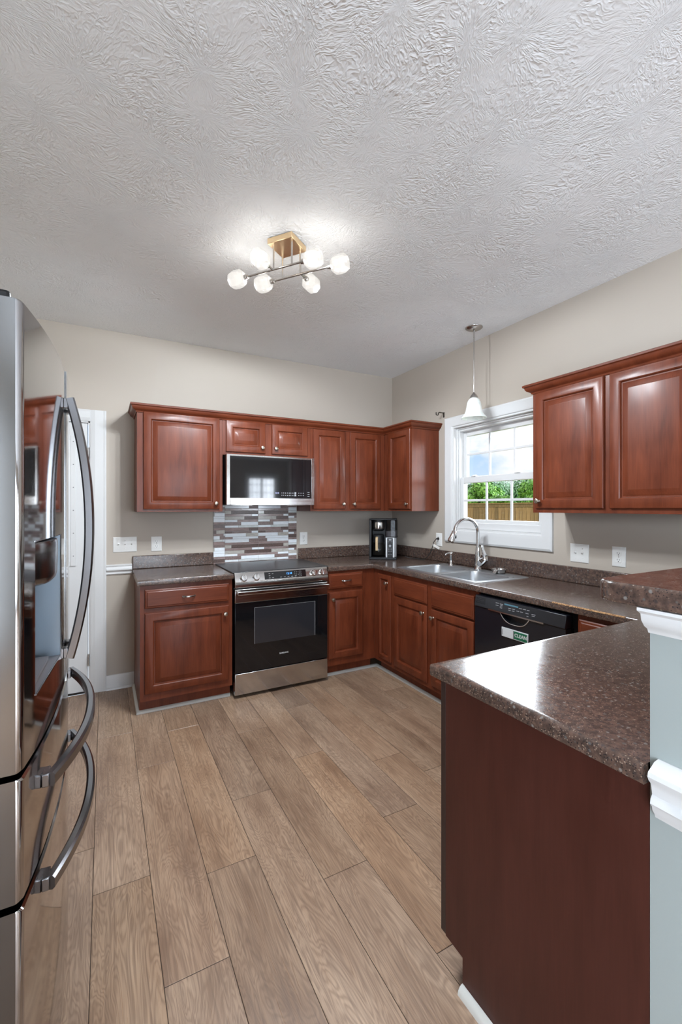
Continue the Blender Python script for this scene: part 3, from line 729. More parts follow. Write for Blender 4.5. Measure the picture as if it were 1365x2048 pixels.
MB().add([(-0.628, -0.6265, 0.9142), (-0.6265, -0.628, 0.9142), (-0.022, -0.0235, 0.9142), (-0.0235, -0.022, 0.9142)], [(0, 1, 2, 3)]).build('mitre_seam', wood_dark, wr)

# bar top
bt = MB(); bx, by0, by1 = -1.795, -3.62, -3.268
pts = [(0 - 0.001, by1)] ; R = 0.05
plan = [(-0.001, by0), (bx + R, by0)] + [(bx + R - R * math.sin(a), by0 + R - R * math.cos(a)) for a in [PI / 2 * k / 6 for k in range(1, 7)]]
plan = [(-0.001, by0)] + [(bx + R + R * math.cos(a), by0 + R + R * math.sin(a)) for a in [PI * 1.5 - PI / 2 * k / 6 for k in range(7)]] + [(bx + R + R * math.cos(a), by1 - R + R * math.sin(a)) for a in [PI - PI / 2 * k / 6 for k in range(7)]] + [(-0.001, by1)]
bt.prism(plan, 'z', 1.2125, 1.252)
tag(bt.build('bar_top', laminate, bevel=0.006, seg=3), 'raised brown speckled bar top with rounded corner on the half wall', 'worktop', 'brown speckled worktops')

# ================================================================== SINK AREA
sk = thing('kitchen_sink', 'stainless steel double bowl sink set into the worktop under the window', 'sink', (0, 0, 0))
s = MB()
rx0, rx1, ry0, ry1 = -0.592, -0.090, -1.768, -0.912
b1 = (-0.555, -0.205, -1.318, -0.952); b2 = (-0.555, -0.205, -1.728, -1.362)
def rrect(x0, x1, y0, y1, r, z, n=5):
    P = []
    for cx_, cy_, a0 in ((x1 - r, y0 + r, -PI / 2), (x1 - r, y1 - r, 0), (x0 + r, y1 - r, PI / 2), (x0 + r, y0 + r, PI)):
        P += [(cx_ + r * math.cos(a0 + PI / 2 * k / n), cy_ + r * math.sin(a0 + PI / 2 * k / n), z) for k in range(n + 1)]
    return P
zr = 0.9195
# deck: outer rim loop and cells round the two bowls (grid of quads, bowls cut as rounded loops bridged from square loops)
def bridge_square(mb, x0, x1, y0, y1, loop):
    n = len(loop); sq = []
    for p in loop:
        u = (p[0] - (x0 + x1) / 2) / ((x1 - x0) / 2); v_ = (p[1] - (y0 + y1) / 2) / ((y1 - y0) / 2); k = max(abs(u), abs(v_))
        sq.append(((x0 + x1) / 2 + u / k * (x1 - x0) / 2, (y0 + y1) / 2 + v_ / k * (y1 - y0) / 2, p[2]))
    mb.loops([sq, loop], cap_front=False, cap_back=False)
xs = [rx0 + 0.012, -0.560, -0.200, rx1 - 0.012]; ys = [ry0 + 0.012, -1.733, -1.357, -1.323, -0.947, ry1 - 0.012]
for i in range(3):
    for j in range(5):
        if i == 1 and j in (1, 3): continue
        s.add([(xs[i], ys[j], zr), (xs[i + 1], ys[j], zr), (xs[i + 1], ys[j + 1], zr), (xs[i], ys[j + 1], zr)], [(0, 1, 2, 3)])
for (x0, x1, y0, y1), (a0, a1) in ((b1, (-1.323, -0.947)), (b2, (-1.733, -1.357))):
    bridge_square(s, -0.560, -0.200, a0, a1, rrect(x0, x1, y0, y1, 0.06, zr))
s.loops([rrect(rx0 + q, rx1 - q, ry0 + q, ry1 - q, 0.004 if q > 0.01 else 0.012, z) for q, z in ((0, 0.9143), (0.002, 0.9175), (0.006, 0.9195), (0.012, zr))], cap_front=False, cap_back=False)
s.build('rim', sink_steel, sk, smooth=40)
for b_ in (b1, b2):
    m = MB(); x0, x1, y0, y1 = b_
    m.loops([rrect(x0 + q, x1 - q, y0 + q, y1 - q, max(0.06 - q * 0.3, 0.02), z) for q, z in ((0, zr), (0.003, 0.914), (0.008, 0.80), (0.014, 0.765), (0.03, 0.752), (0.12, 0.747))], cap_front=True, cap_back=False)
    bw = m.build('bowl', sink_steel, sk, smooth=50)
    MB().lathe([(0.0, 0.7475), (0.03, 0.7478), (0.042, 0.7495), (0.044, 0.7478)], 24, 'z', ((x0 + x1) / 2, (y0 + y1) / 2, 0)).build('drain', chrome, bw, smooth=40)

fc = thing('faucet', 'chrome gooseneck pull-down faucet behind the sink', 'faucet', (-0.135, -1.338, zr))
MB().lathe([(0.0, 0), (0.031, 0), (0.031, 0.006), (0.026, 0.010), (0.0235, 0.05), (0.0215, 0.09), (0.020, 0.13), (0.0150, 0.17), (0.0, 0.172)], 24).build('body', chrome, fc, smooth=50)
Rg = 0.104; zc = 0.285
path = [(0, 0, 0.165), (0, 0, 0.20), (0, 0, 0.245)] + [(-Rg + Rg * math.cos(a), (0.03) * (1 - math.cos(a)) / 2, zc + Rg * math.sin(a)) for a in [math.radians(172) * k / 22 for k in range(23)]]
end = Vector(path[-1]); tan_ = (Vector(path[-1]) - Vector(path[-2])).normalized()
MB().tube(path, 0.0125, 16).build('spout', chrome, fc, smooth=60)
hd = MB(); p0 = end; dirh = (tan_ + Vector((-0.30, 0.03, -0.1))).normalized()
hp = [p0 + dirh * q for q in (0.0, 0.004, 0.03, 0.075, 0.088)]
hd.tube(hp, 0.0125, 16, scale=[1.1, 1.4, 1.55, 2.0, 1.9])
head = hd.build('spray_head', chrome, fc, smooth=50)
pb_ = p0 + dirh * 0.055 + Vector((0.0225, -0.008, 0.006))
MB().lathe([(0.0, -0.012), (0.009, -0.011), (0.010, 0.0), (0.009, 0.012), (0.0, 0.013)], 12, 'z', tuple(pb_)).build('spray_button', black_plastic, head, smooth=50)
hv = MB(); hv.sect([(0, -0.010, 0.040), (0.0, -0.035, 0.058), (0.0, -0.062, 0.078), (0.0, -0.078, 0.092)], SQ(0.016, 0.017, 0.006), (1, 0, 0), scale=[1.2, 1.35, 1.3, 1.1])
hv.sect([(0, -0.074, 0.084), (0.0, -0.072, 0.110), (0.0, -0.058, 0.135), (0.0, -0.046, 0.165), (0.0, -0.042, 0.188)], SQ(0.011, 0.007, 0.003), (1, 0, 0), scale=[1.8, 1.6, 1.15, 0.9, 0.95])
hv.build('lever_handle', chrome, fc, smooth=40)

sd = thing('soap_dispenser', 'small chrome soap pump at the back left of the sink', 'soap dispenser', (-0.145, -1.050, zr))
MB().lathe([(0.0, 0), (0.021, 0), (0.020, 0.006), (0.013, 0.012), (0.0115, 0.055), (0.0125, 0.058), (0.0125, 0.085), (0.0, 0.086)], 20).build('body', chrome, sd, smooth=50)
m = MB(); m.lathe([(0.0, 0.086), (0.006, 0.086), (0.006, 0.094), (0.0155, 0.097), (0.0155, 0.106), (0.012, 0.110), (0.0, 0.111)], 18)
m.tube([(-0.005, 0, 0.101), (-0.03, 0.006, 0.1), (-0.046, 0.010, 0.094), (-0.050, 0.011, 0.085)], 0.0055, 10)
m.build('pump_head', chrome, sd, smooth=50)

ss = thing('sink_strainer', 'dark metal basket strainer resting on the sink deck right of the faucet', 'strainer', (-0.140, -1.545, zr), 0.4)
MB().lathe([(0.036, 0.001), (0.044, 0.004), (0.050, 0.022), (0.056, 0.028), (0.0575, 0.031), (0.054, 0.031), (0.047, 0.022), (0.040, 0.006), (0.0, 0.005)], 28).build('basket', nickel, ss, smooth=50)
MB().lathe([(0.010, 0.005), (0.004, 0.012), (0.004, 0.024), (0.010, 0.028), (0.009, 0.034), (0.0, 0.035)], 14).build('post', chrome, ss, smooth=50)
m = MB(); m.sect([(-0.050, 0.0, 0.026), (-0.066, 0.004, 0.021), (-0.082, 0.006, 0.006)], SQ(0.012, 0.003, 0.001), (0, 1, 0)); m.build('tab', nickel, ss)

# ================================================================== MOSAIC BACKSPLASH
ts = MB()
T = {'w': 0, 'g': 1, 't': 2, 'b': 3, 'k': 4, 's': 5}
rows = [('T', [('w', .72), ('b', .28)]), ('S', [('t', .5), ('t', .5)]), ('T', [('s', .19), ('k', .81)]), ('S', [('t', .81), ('w', .19)]),
        ('T', [('s', .58), ('k', .42)]), ('S', [('w', .37), ('t', .63)]), ('T', [('b', .48), ('w', .52)]), ('S', [('w', .40), ('g', .60)]),
        ('T', [('t', .72), ('k', .28)]), ('S', [('k', .23), ('b', .57), ('w', .20)]), ('T', [('w', .63), ('s', .37)]), ('S', [('t', .23), ('w', .77)]),
        ('T', [('w', .72), ('b', .28)]), ('S', [('t', .5), ('g', .5)])]
tx = [(-1.8455, -1.749, 7, 0.34), (-1.749, -1.4535, 0, 0), (-1.4535, -1.1655, 0, 0), (-1.1655, -1.0830, 5, 0.0)]
for ci, (xa, xb, sh, u0) in enumerate(tx):
    z = 1.418; r = sh; wfull = 0.2955
    while z > 0.905:
        kind, cells = rows[r % 12 if r < 14 else r % 12]; hh = 0.0300 if kind == 'T' else 0.0195
        if ci in (0, 3): cells = cells[::-1]
        if ci == 2 and (r // 12) % 2 == 1: cells = cells[::-1]
        x = xa - (0.0 if ci in (1, 2) else wfull * u0)
        for c_, fr_ in cells:
            xe = x + fr_ * wfull
            a, b_ = max(x, xa), min(xe, xb)
            if b_ - a > 0.008:
                zc0 = max(z - hh, 0.905); gg = 0.0009
                ts.loops([rect(a + gg, b_ - gg, zc0 + gg, z - gg, -0.002), rect(a + gg, b_ - gg, zc0 + gg, z - gg, -0.0062), rect(a + gg + 0.0012, b_ - gg - 0.0012, zc0 + gg + 0.0012, z - gg - 0.0012, -0.0072)], T[c_], cap_back=False)
            x = xe
        z -= hh; r += 1
ts.box(-1.8455, -1.083, -0.004, -0.0005, 0.905, 1.418, 6)
def tile_mat(name, c0, c1, sc=90, rough=0.12):
    return pbr(name, c1, rough, spec=0.6, fn=lambda t, b: t.put(b.inputs['Base Color'], t.ramp(t.noise(t.coords((1, 1, 2.5)), sc, 4, 0.7), [(0.36, c0), (0.64, c1)])))
tm = [tile_mat('tile_white_glass', (0.74, 0.79, 0.83), (0.84, 0.87, 0.90), 20), tile_mat('tile_pale_grey', (0.56, 0.59, 0.59), (0.68, 0.70, 0.70), 20),
      tile_mat('tile_taupe', (0.24, 0.175, 0.165), (0.34, 0.26, 0.245), 20), tile_mat('tile_brown_speckle', (0.07, 0.04, 0.034), (0.34, 0.25, 0.23), 170, 0.3),
      tile_mat('tile_dark_speckle', (0.035, 0.02, 0.016), (0.17, 0.11, 0.095), 170, 0.3), tile_mat('tile_stone_beige', (0.38, 0.355, 0.32), (0.52, 0.49, 0.45), 30),
      pbr('tile_grout', (0.42, 0.40, 0.38), 0.8)]
tag(ts.build('mosaic_backsplash', tm), 'brown and white glass strip mosaic panel on the wall behind the range', 'tile panel')

# ================================================================== RANGE
rg = thing('electric_range', 'stainless steel slide-in electric range with black glass oven door', 'range', (-1.830, -0.02, 0))
RW = 0.756
box('body', black_gloss, (0.004, RW - 0.004, -0.575, -0.03, 0.03, 0.900), rg)
for x in (0.05, RW - 0.05):
    for y in (-0.54, -0.08): MB().lathe([(0.016, 0), (0.016, 0.03)], 12, 'z', (x, y, 0)).build('foot', black_plastic, rg)
ct = MB(); ct.prism([(-0.018, -0.022), (RW + 0.018, -0.022), (RW + 0.018, -0.30), (RW + 0.004, -0.34), (RW + 0.004, -0.6), (-0.004, -0.6), (-0.004, -0.34), (-0.018, -0.30)][::-1], 'z', 0.9155, 0.9235)
ct = MB(); ct.box(-0.010, RW + 0.012, -0.605, -0.022, 0.9155, 0.9225)
cook = ct.build('cooktop', cook_glass, rg, bevel=0.003)
rings = MB()
for (x, y, r) in ((0.19, -0.45, 0.10), (0.56, -0.45, 0.115), (0.19, -0.19, 0.08), (0.56, -0.19, 0.08), (0.375, -0.16, 0.05)):
    rings.lathe([(r, 0.9227), (r + 0.0015, 0.9227)], 40, 'z', (x, y, 0), caps=False)
rings.build('burner_ring', print_grey, cook)
# control panel (leaning back slightly)
yT, yB, zT, zB = -0.604, -0.628, 0.9235, 0.8085
cp = MB(); cp.prism([(-0.56, zB), (yB + 0.004, zB), (yB, zB + 0.004), (yB, 0.845), (yT, zT - 0.004), (yT + 0.004, zT), (-0.56 , zT - 0.008)], 'x', 0.002, RW - 0.002)
cpo = cp.build('control_panel', steel, rg, bevel=0.002)
slope = math.atan2(yT - yB, (zT - 0.004) - 0.845)
def on_panel(z): return yB + (z - 0.845) / (zT - 0.004 - 0.845) * (yT - yB)
pr = (PI / 2 - slope, 0, 0)
zc_ = 0.882
dsp = MB().box(-0.168, 0.168, -0.0275, 0.0275, 0, 0.0025).build('display', black_glass, rg, (0.395, on_panel(zc_) - 0.0003, zc_ ), pr)
text('digits', '12:10', 0.021, blue_led, dsp, (0.028, 0.006, 0.0027), (0, 0, 0))
gl = MB()
for i in range(3):
    for j in range(3): gl.box(0.075 + i * 0.014 - 0.002, 0.075 + i * 0.014 + 0.002, 0.014 - j * 0.012 - 0.002, 0.014 - j * 0.012 + 0.002, 0.0026, 0.003)
for j in range(3):
    x, y = 0.120, 0.015 - j * 0.0155
    gl.box(x - 0.009, x + 0.009, y + 0.0045, y + 0.0055, 0.0026, 0.003).box(x - 0.009, x + 0.009, y - 0.0055, y - 0.0045, 0.0026, 0.003).box(x - 0.009, x - 0.008, y - 0.0055, y + 0.0055, 0.0026, 0.003).box(x + 0.008, x + 0.009, y - 0.0055, y + 0.0055, 0.0026, 0.003)
for x in (-0.13, -0.105, -0.04, -0.01, 0.02, 0.05, 0.08): gl.box(x - 0.007, x + 0.007, -0.0195, -0.0165, 0.0026, 0.003)
for x, y in ((-0.13, 0.014), (-0.105, 0.012), (-0.13, -0.002)): gl.box(x - 0.006, x + 0.006, y - 0.0015, y + 0.0015, 0.0026, 0.003)
gl.build('printed_legend', print_grey, dsp)
for x in (0.066, 0.160, 0.628, 0.706):
    kb = MB(); kb.lathe([(0.028, 0.0), (0.028, 0.004), (0.0245, 0.006), (0.0235, 0.024), (0.021, 0.028), (0.0, 0.029)], 28)
    ko = kb.build('control_knob', chrome, rg, (x, on_panel(zc_ - 0.004), zc_ - 0.004), pr, smooth=40)
    MB().box(-0.0065, 0.0065, -0.024, 0.024, 0.026, 0.034).build('grip', steel, ko, (0, 0, 0), (0, 0, 0.05), bevel=0.002)
    MB().box(-0.001, 0.001, 0.010, 0.024, 0.0341, 0.0346).build('pointer', black_plastic, ko)
# oven door
yd = -0.620
dv = MB(); dv.box(0.003, RW - 0.003, yd, -0.578, 0.698, 0.797)
dpo = dv.build('oven_door', steel, rg, bevel=0.003)
dg = MB(); dg.box(0.003, RW - 0.003, yd + 0.001, -0.578, 0.187, 0.6975)
dgo = dg.build('door_glass', black_glass, rg, bevel=0.002)
box('viewing_pane', oven_pane, (0.150, 0.640, yd + 0.0002, yd + 0.002, 0.385, 0.652), dgo)
rk = MB()
for z in (0.45, 0.56): rk.box(0.18, 0.61, yd + 0.0000, yd + 0.0003, z, z + 0.0015)
pf = MB(); frame_pts = ((0.148, 0.150, 0.385, 0.654), (0.640, 0.643, 0.385, 0.654), (0.148, 0.643, 0.652, 0.6535))
for a, b_, c, d in frame_pts: pf.box(a, b_, yd - 0.0001, yd + 0.002, c, d)
pf.build('pane_border', print_grey, dgo)
text('lettering', 'SAMSUNG', 0.0155, print_white, dgo, (RW / 2 + 0.002, yd + 0.0006, 0.2845), bold=0.0003, sx=1.02)
hb = MB(); hb.sect([(0.012 + (RW - 0.024) * i / 8, yd - 0.042, 0.775) for i in range(9)], SQ(0.0075, 0.0135, 0.003), (0, 1, 0))
hb.box(0.020, 0.045, yd - 0.042, yd, 0.7635, 0.7865).box(RW - 0.045, RW - 0.020, yd - 0.042, yd, 0.7635, 0.7865)
hb.build('handle', steel, dpo, bevel=0.002)
box('vent_slot_strip', black_plastic, (0.01, RW - 0.01, -0.618, -0.575, 0.7975, 0.808), rg)
dw_ = MB(); dw_.box(0.003, RW - 0.003, yd, -0.575, 0.028, 0.181); dw_.build('storage_drawer', steel, rg, bevel=0.003)

# ================================================================== MICROWAVE
mw = thing('microwave', 'over-the-range stainless microwave with black glass front above the range', 'microwave', (-1.829, -0.402, 1.416))
MW, MH = 0.744, 0.396
box('body', black_plastic, (0.004, MW - 0.004, 0.022, 0.400, 0.004, MH - 0.001), mw)
fd = MB(); frame_ = fd
fd.box(0, MW, 0.004, 0.022, 0, MH)
for a, b_, c, d in ((0, 0.026, 0, MH), (MW - 0.026, MW, 0, MH), (0.026, MW - 0.026, 0, 0.055), (0.026, MW - 0.026, MH - 0.014, MH)): fd.box(a, b_, 0, 0.006, c, d)
fdo = fd.build('door', steel, mw, bevel=0.0015)
gp = MB().box(0.026, MW - 0.026, 0.0012, 0.005, 0.055, MH - 0.014).build('glass_front', black_glass, mw)
text('clock_digits', '12:10', 0.016, white_led, gp, (0.410, 0.0009, 0.098), align='CENTER')
mk = MB()
for i, x in enumerate((0.452, 0.468, 0.484, 0.500, 0.516, 0.531, 0.549)):
    for z in (0.099, 0.080): mk.box(x - 0.003, x + 0.003, 0.0008, 0.0012, z - 0.0035, z + 0.0035)
mk.box(0.563, 0.579, 0.0007, 0.0012, 0.073, 0.087).box(0.563, 0.579, 0.0007, 0.0012, 0.091, 0.107)
for x in (0.602, 0.622, 0.642):
    for z in (0.100, 0.081): mk.box(x - 0.005, x + 0.005, 0.0008, 0.0012, z - 0.0018, z + 0.0018)
for z in (0.107, 0.090, 0.073): mk.box(0.682, 0.700, 0.0008, 0.0012, z - 0.002, z + 0.002)
mk.build('printed_legend', print_grey, gp)
lg = MB(); lg.lathe([(0.0078, -0.0006), (0.0100, -0.0006), (0.0100, 0.0002)], 20, 'y', (0.038, 0, 0.028)); lg.box(0.037, 0.039, -0.0006, 0.0002, 0.023, 0.033).box(0.039, 0.043, -0.0006, 0.0002, 0.023, 0.025)
lg.build('emblem', print_white, fdo)
text('lettering', 'LG', 0.020, print_white, fdo, (0.064, -0.0004, 0.028), bold=0.0004)
un = MB(); un.box(0.02, MW - 0.02, 0.03, 0.38, 0.0, 0.004); un.build('underside_grille', grey_plastic, mw)
for x in (0.06, 0.52):
    MB().box(x, x + 0.16, 0.07, 0.20, -0.003, 0.0).build('grease_filter', steel, mw)

# ================================================================== DISHWASHER
dwz = thing('dishwasher', 'black dishwasher with curved grip pocket, under the worktop right of the sink', 'dishwasher', (-0.612, -1.816, 0), RZ)
box('body', black_plastic, (0.008, 0.632, 0.02, 0.58, 0.10, 0.868), dwz)
box('toe_panel', black_plastic, (0.008, 0.632, 0.02, 0.05, 0.0, 0.10), dwz)
# door face with a grip pocket: columns of the pocket are cut from the sheet
dm = MB(); DX_, DXe, yF = 0.012, 0.614, -0.048
zB_, zP = 0.105, 0.793
def pocket_low(x):
    u = (x - 0.307) / 0.097
    return zP - 0.048 * max(0.0, 1 - abs(u) ** 3.2) if abs(u) < 1 else zP
cols = [DX_] + [0.21 + 0.194 * i / 16 for i in range(17)] + [DXe]
for a, b_ in zip(cols[:-1], cols[1:]):
    dm.add([(a, yF, zB_), (b_, yF, zB_), (b_, yF, pocket_low(b_)), (a, yF, pocket_low(a))], [(0, 1, 2, 3)])
    dm.add([(a, yF, pocket_low(a)), (b_, yF, pocket_low(b_)), (b_, yF + 0.03, pocket_low(b_)), (a, yF + 0.03, pocket_low(a))], [(0, 1, 2, 3)])
dm.box(DX_, DXe, yF + 0.030, 0.018, zB_, zP)
dm.add([(DX_, yF, zB_), (DX_, yF + 0.03, zB_), (DX_, yF + 0.03, zP), (DX_, yF, zP)], [(0, 1, 2, 3)]); dm.add([(DXe, yF, zB_), (DXe, yF + 0.03, zB_), (DXe, yF + 0.03, zP), (DXe, yF, zP)], [(0, 1, 2, 3)])
ddo = dm.build('door', black_gloss, dwz)
gpts = [(0.21 + 0.194 * i / 20, yF - 0.002, pocket_low(0.21 + 0.194 * i / 20) - 0.001) for i in range(21)]
MB().tube(gpts, 0.0028, 8).build('grip_edge', chrome, ddo, smooth=50)
cpn = MB(); cpn.prism([(0.01, zP + 0.001), (yF - 0.001, zP + 0.001), (yF - 0.006, zP + 0.006), (yF + 0.006, 0.862), (0.01, 0.864)], 'x', DX_, DXe)
cpo2 = cpn.build('control_panel', black_gloss, dwz, bevel=0.002)
sl_ = math.atan2(0.012, 0.862 - zP - 0.006)
def cpy(z): return yF - 0.006 + (z - zP - 0.006) / (0.862 - zP - 0.006) * 0.012 - 0.0006
box('silver_strip', steel, (0.125, 0.495, yF - 0.0085, yF - 0.0045, zP + 0.0005, zP + 0.008), cpo2)
mk = MB()
for x, z, w2 in ((0.185, 0.843, 0.012), (0.185, 0.83, 0.01), (0.215, 0.842, 0.012), (0.215, 0.835, 0.009), (0.215, 0.828, 0.009), (0.215, 0.821, 0.008), (0.275, 0.83, 0.010), (0.30, 0.83, 0.010), (0.275, 0.82, 0.008), (0.30, 0.82, 0.008), (0.33, 0.826, 0.009), (0.355, 0.826, 0.009), (0.345, 0.843, 0.010), (0.37, 0.843, 0.010), (0.395, 0.843, 0.008), (0.39, 0.826, 0.01), (0.43, 0.828, 0.012), (0.43, 0.82, 0.009), (0.395, 0.812, 0.006)):
    mk.box(x - w2, x + w2, cpy(z), cpy(z) + 0.001, z - 0.0016, z + 0.0016)
mk.build('printed_legend', print_grey, cpo2)
box('indicator_window', pbr('teal_indicator_window', (0.10, 0.22, 0.28), 0.15), (0.235, 0.330, cpy(0.846), cpy(0.846) + 0.0016, 0.842, 0.851), cpo2)
vt = MB()
for i in range(5): vt.box(0.022, 0.095, cpy(0.85 - i * 0.007), cpy(0.85 - i * 0.007) + 0.0008, 0.8475 - i * 0.007, 0.850 - i * 0.007)
vt.build('vent_slots', black_plastic, cpo2)

mg = thing('status_magnet', 'silver slider magnet sign reading CLEAN on the dishwasher door', 'sign', (-0.6602, -2.038, 0.665), RZ)
mgb = MB(); mgb.box(0, 0.178, -0.0055, 0, 0, 0.052).build('plate', sign_white, mg, bevel=0.0015)
MB().box(0.088, 0.172, -0.0066, -0.0050, 0.005, 0.047).build('green_panel', sign_green, mg)
MB().box(0.082, 0.0875, -0.0075, -0.0050, 0.004, 0.048).build('slider_edge', grey_plastic, mg)
MB().box(0.006, 0.010, -0.0062, -0.0050, 0.010, 0.042).build('slider_mark', grey_plastic, mg)
text('lettering', 'CLEAN', 0.026, print_white, mg, (0.131, -0.0068, 0.026), bold=0.0006, sx=0.98)

# ================================================================== COFFEE MAKER
cang = -0.633
cf = thing('coffee_maker', 'black and steel drip coffee maker with glass carafe in the counter corner', 'coffee maker', (-0.335, -0.335, 0.9143), cang)
CW = 0.252
bs = MB().box(-CW / 2, CW / 2, -0.115, 0.115, 0, 0.022).build('base', black_plastic, cf, bevel=0.004)
bk = MB(); bk.box(-CW / 2, -CW / 2 + 0.022, -0.105, 0.112, 0.022, 0.365).box(-CW / 2 + 0.022, 0.03, 0.03, 0.112, 0.022, 0.365)
bk.build('frame', black_plastic, cf, bevel=0.004)
MB().box(-CW / 2 - 0.001, CW / 2 + 0.002, -0.110, 0.114, 0.365, 0.378).build('lid', black_plastic, cf, bevel=0.005)
hdm = MB(); cxh, cyh = -0.044, -0.035
hdm.lathe([(0.0, 0.262), (0.040, 0.262), (0.056, 0.272), (0.058, 0.285), (0.058, 0.3645), (0.0, 0.3645)], 28, 'z', (cxh, cyh, 0))
hh = hdm.build('brew_head', black_plastic, cf, smooth=40)
MB().lathe([(0.0590, 0.285), (0.0592, 0.286), (0.0592, 0.342), (0.0590, 0.343)], 32, 'z', (cxh, cyh, 0), caps=False).build('steel_band', steel, hh, smooth=60)
cr_ = MB(); cr_.lathe([(0.0, 0.024), (0.052, 0.024), (0.063, 0.034), (0.067, 0.075), (0.060, 0.125), (0.046, 0.165), (0.044, 0.180)], 28, 'z', (cxh, cyh, 0))
cro = cr_.build('carafe', carafe_glass, cf, smooth=60)
MB().lathe([(0.0, 0.228), (0.044, 0.228), (0.052, 0.222), (0.056, 0.165), (0.058, 0.158), (0.050, 0.156), (0.0, 0.156)], 28, 'z', (cxh, cyh, 0)).build('carafe_lid', black_plastic, cro, smooth=40)
MB().sect([(cxh - 0.012, cyh - 0.055, 0.205), (cxh - 0.012, cyh - 0.074, 0.198), (cxh - 0.012, cyh - 0.079, 0.16), (cxh - 0.012, cyh - 0.075, 0.085)], SQ(0.011, 0.005, 0.002), (1, 0, 0)).build('carafe_handle', tan_reflection, cro, smooth=40)
rs = MB(); rs.loops([rrect(0.022, CW / 2 + 0.006, -0.100, 0.108, 0.02, z) for z in (0.212, 0.364)], cap_front=True)
rs.build('water_reservoir', smoke_glass, cf, smooth=50)
MB().loops([rrect(0.026, CW / 2 + 0.003, -0.096, 0.105, 0.02, z) for z in (0.2125, 0.262)], cap_front=True).build('reservoir_liner', pbr('grey_smoke_liner', (0.22, 0.21, 0.215), 0.3), cf)
box('tower', grey_plastic, (0.024, CW / 2, -0.098, 0.108, 0.022, 0.205), cf, bevel=0.006)
box('reservoir_collar', black_plastic, (0.020, CW / 2 + 0.008, -0.104, 0.110, 0.204, 0.212), cf, bevel=0.003)
fp = MB().box(0.026, 0.108, -0.106, -0.097, 0.016, 0.204).build('control_face', pbr('satin_silver_panel', (0.40, 0.40, 0.40), 0.4, 0.6), cf, bevel=0.002)
MB().box(0.040, 0.092, -0.1068, -0.104, 0.022, 0.199).build('button_panel', black_plastic, fp)
bm_ = MB()
bm_.box(0.054, 0.080, -0.1074, -0.1066, 0.178, 0.190)
bm_.lathe([(0.008, -0.1076), (0.0115, -0.1076), (0.0115, -0.1066)], 18, 'y', (0.066, 0, 0.128))
for z in (0.168, 0.156, 0.108, 0.092, 0.078, 0.046):
    for x in (0.051, 0.066, 0.081): bm_.box(x - 0.004, x + 0.004, -0.1074, -0.1066, z - 0.0016, z + 0.0016)
bm_.build('printed_legend', print_grey, fp)
# cord from the back right of the machine to the outlet by the window
R_ = Matrix.Rotation(-cang, 3, 'Z'); base_v = Vector((-0.335, -0.335, 0.9143))
def loc_(p): return tuple(R_ @ (Vector(p) - base_v))
cord = [(-0.16, -0.44, 0.935), (-0.125, -0.47, 0.921), (-0.105, -0.52, 0.9185), (-0.09, -0.58, 0.9185), (-0.085, -0.625, 0.921), (-0.075, -0.66, 0.945), (-0.06, -0.685, 0.985), (-0.05, -0.700, 1.03), (-0.045, -0.712, 1.075), (-0.042, -0.73, 1.10), (-0.034, -0.738, 1.112), (-0.02, -0.7385, 1.1155)]
def smooth_path(P, n=6):
    P = [Vector(p) for p in P]; out = []
    for i in range(len(P) - 1):
        p0, p1, p2, p3 = P[max(i - 1, 0)], P[i], P[i + 1], P[min(i + 2, len(P) - 1)]
        for k in range(n):
            t_ = k / n; out.append(0.5 * ((2 * p1) + (p2 - p0) * t_ + (2 * p0 - 5 * p1 + 4 * p2 - p3) * t_ ** 2 + (3 * p1 - p0 - 3 * p2 + p3) * t_ ** 3))
    return out + [P[-1]]
co = MB().tube([loc_(p) for p in smooth_path(cord)], 0.0034, 8).build('power_cord', rubber, cf, smooth=60)
MB().tube([loc_((-0.034, -0.7385, 1.114)), loc_((-0.020, -0.7385, 1.1155)), loc_((-0.0058, -0.7385, 1.1155))], 0.010, 10, scale=[0.6, 1, 1.1]).build('plug', rubber, co, smooth=40)
tg = MB(); q0, q1 = Vector((-0.046, -0.700, 1.062)), Vector((-0.030, -0.775, 1.030)); dn = (q1 - q0).normalized(); upv = Vector((0, 0, 1)) - dn * dn.z; upv.normalize()
nv = dn.cross(upv) * 0.0008
vs = [q0 - upv * 0.011, q1 - upv * 0.011, q1 + upv * 0.011, q0 + upv * 0.011]
tg.loops([[loc_(p - nv) for p in vs], [loc_(p + nv) for p in vs]]); tg.build('cord_tag', paper, co)

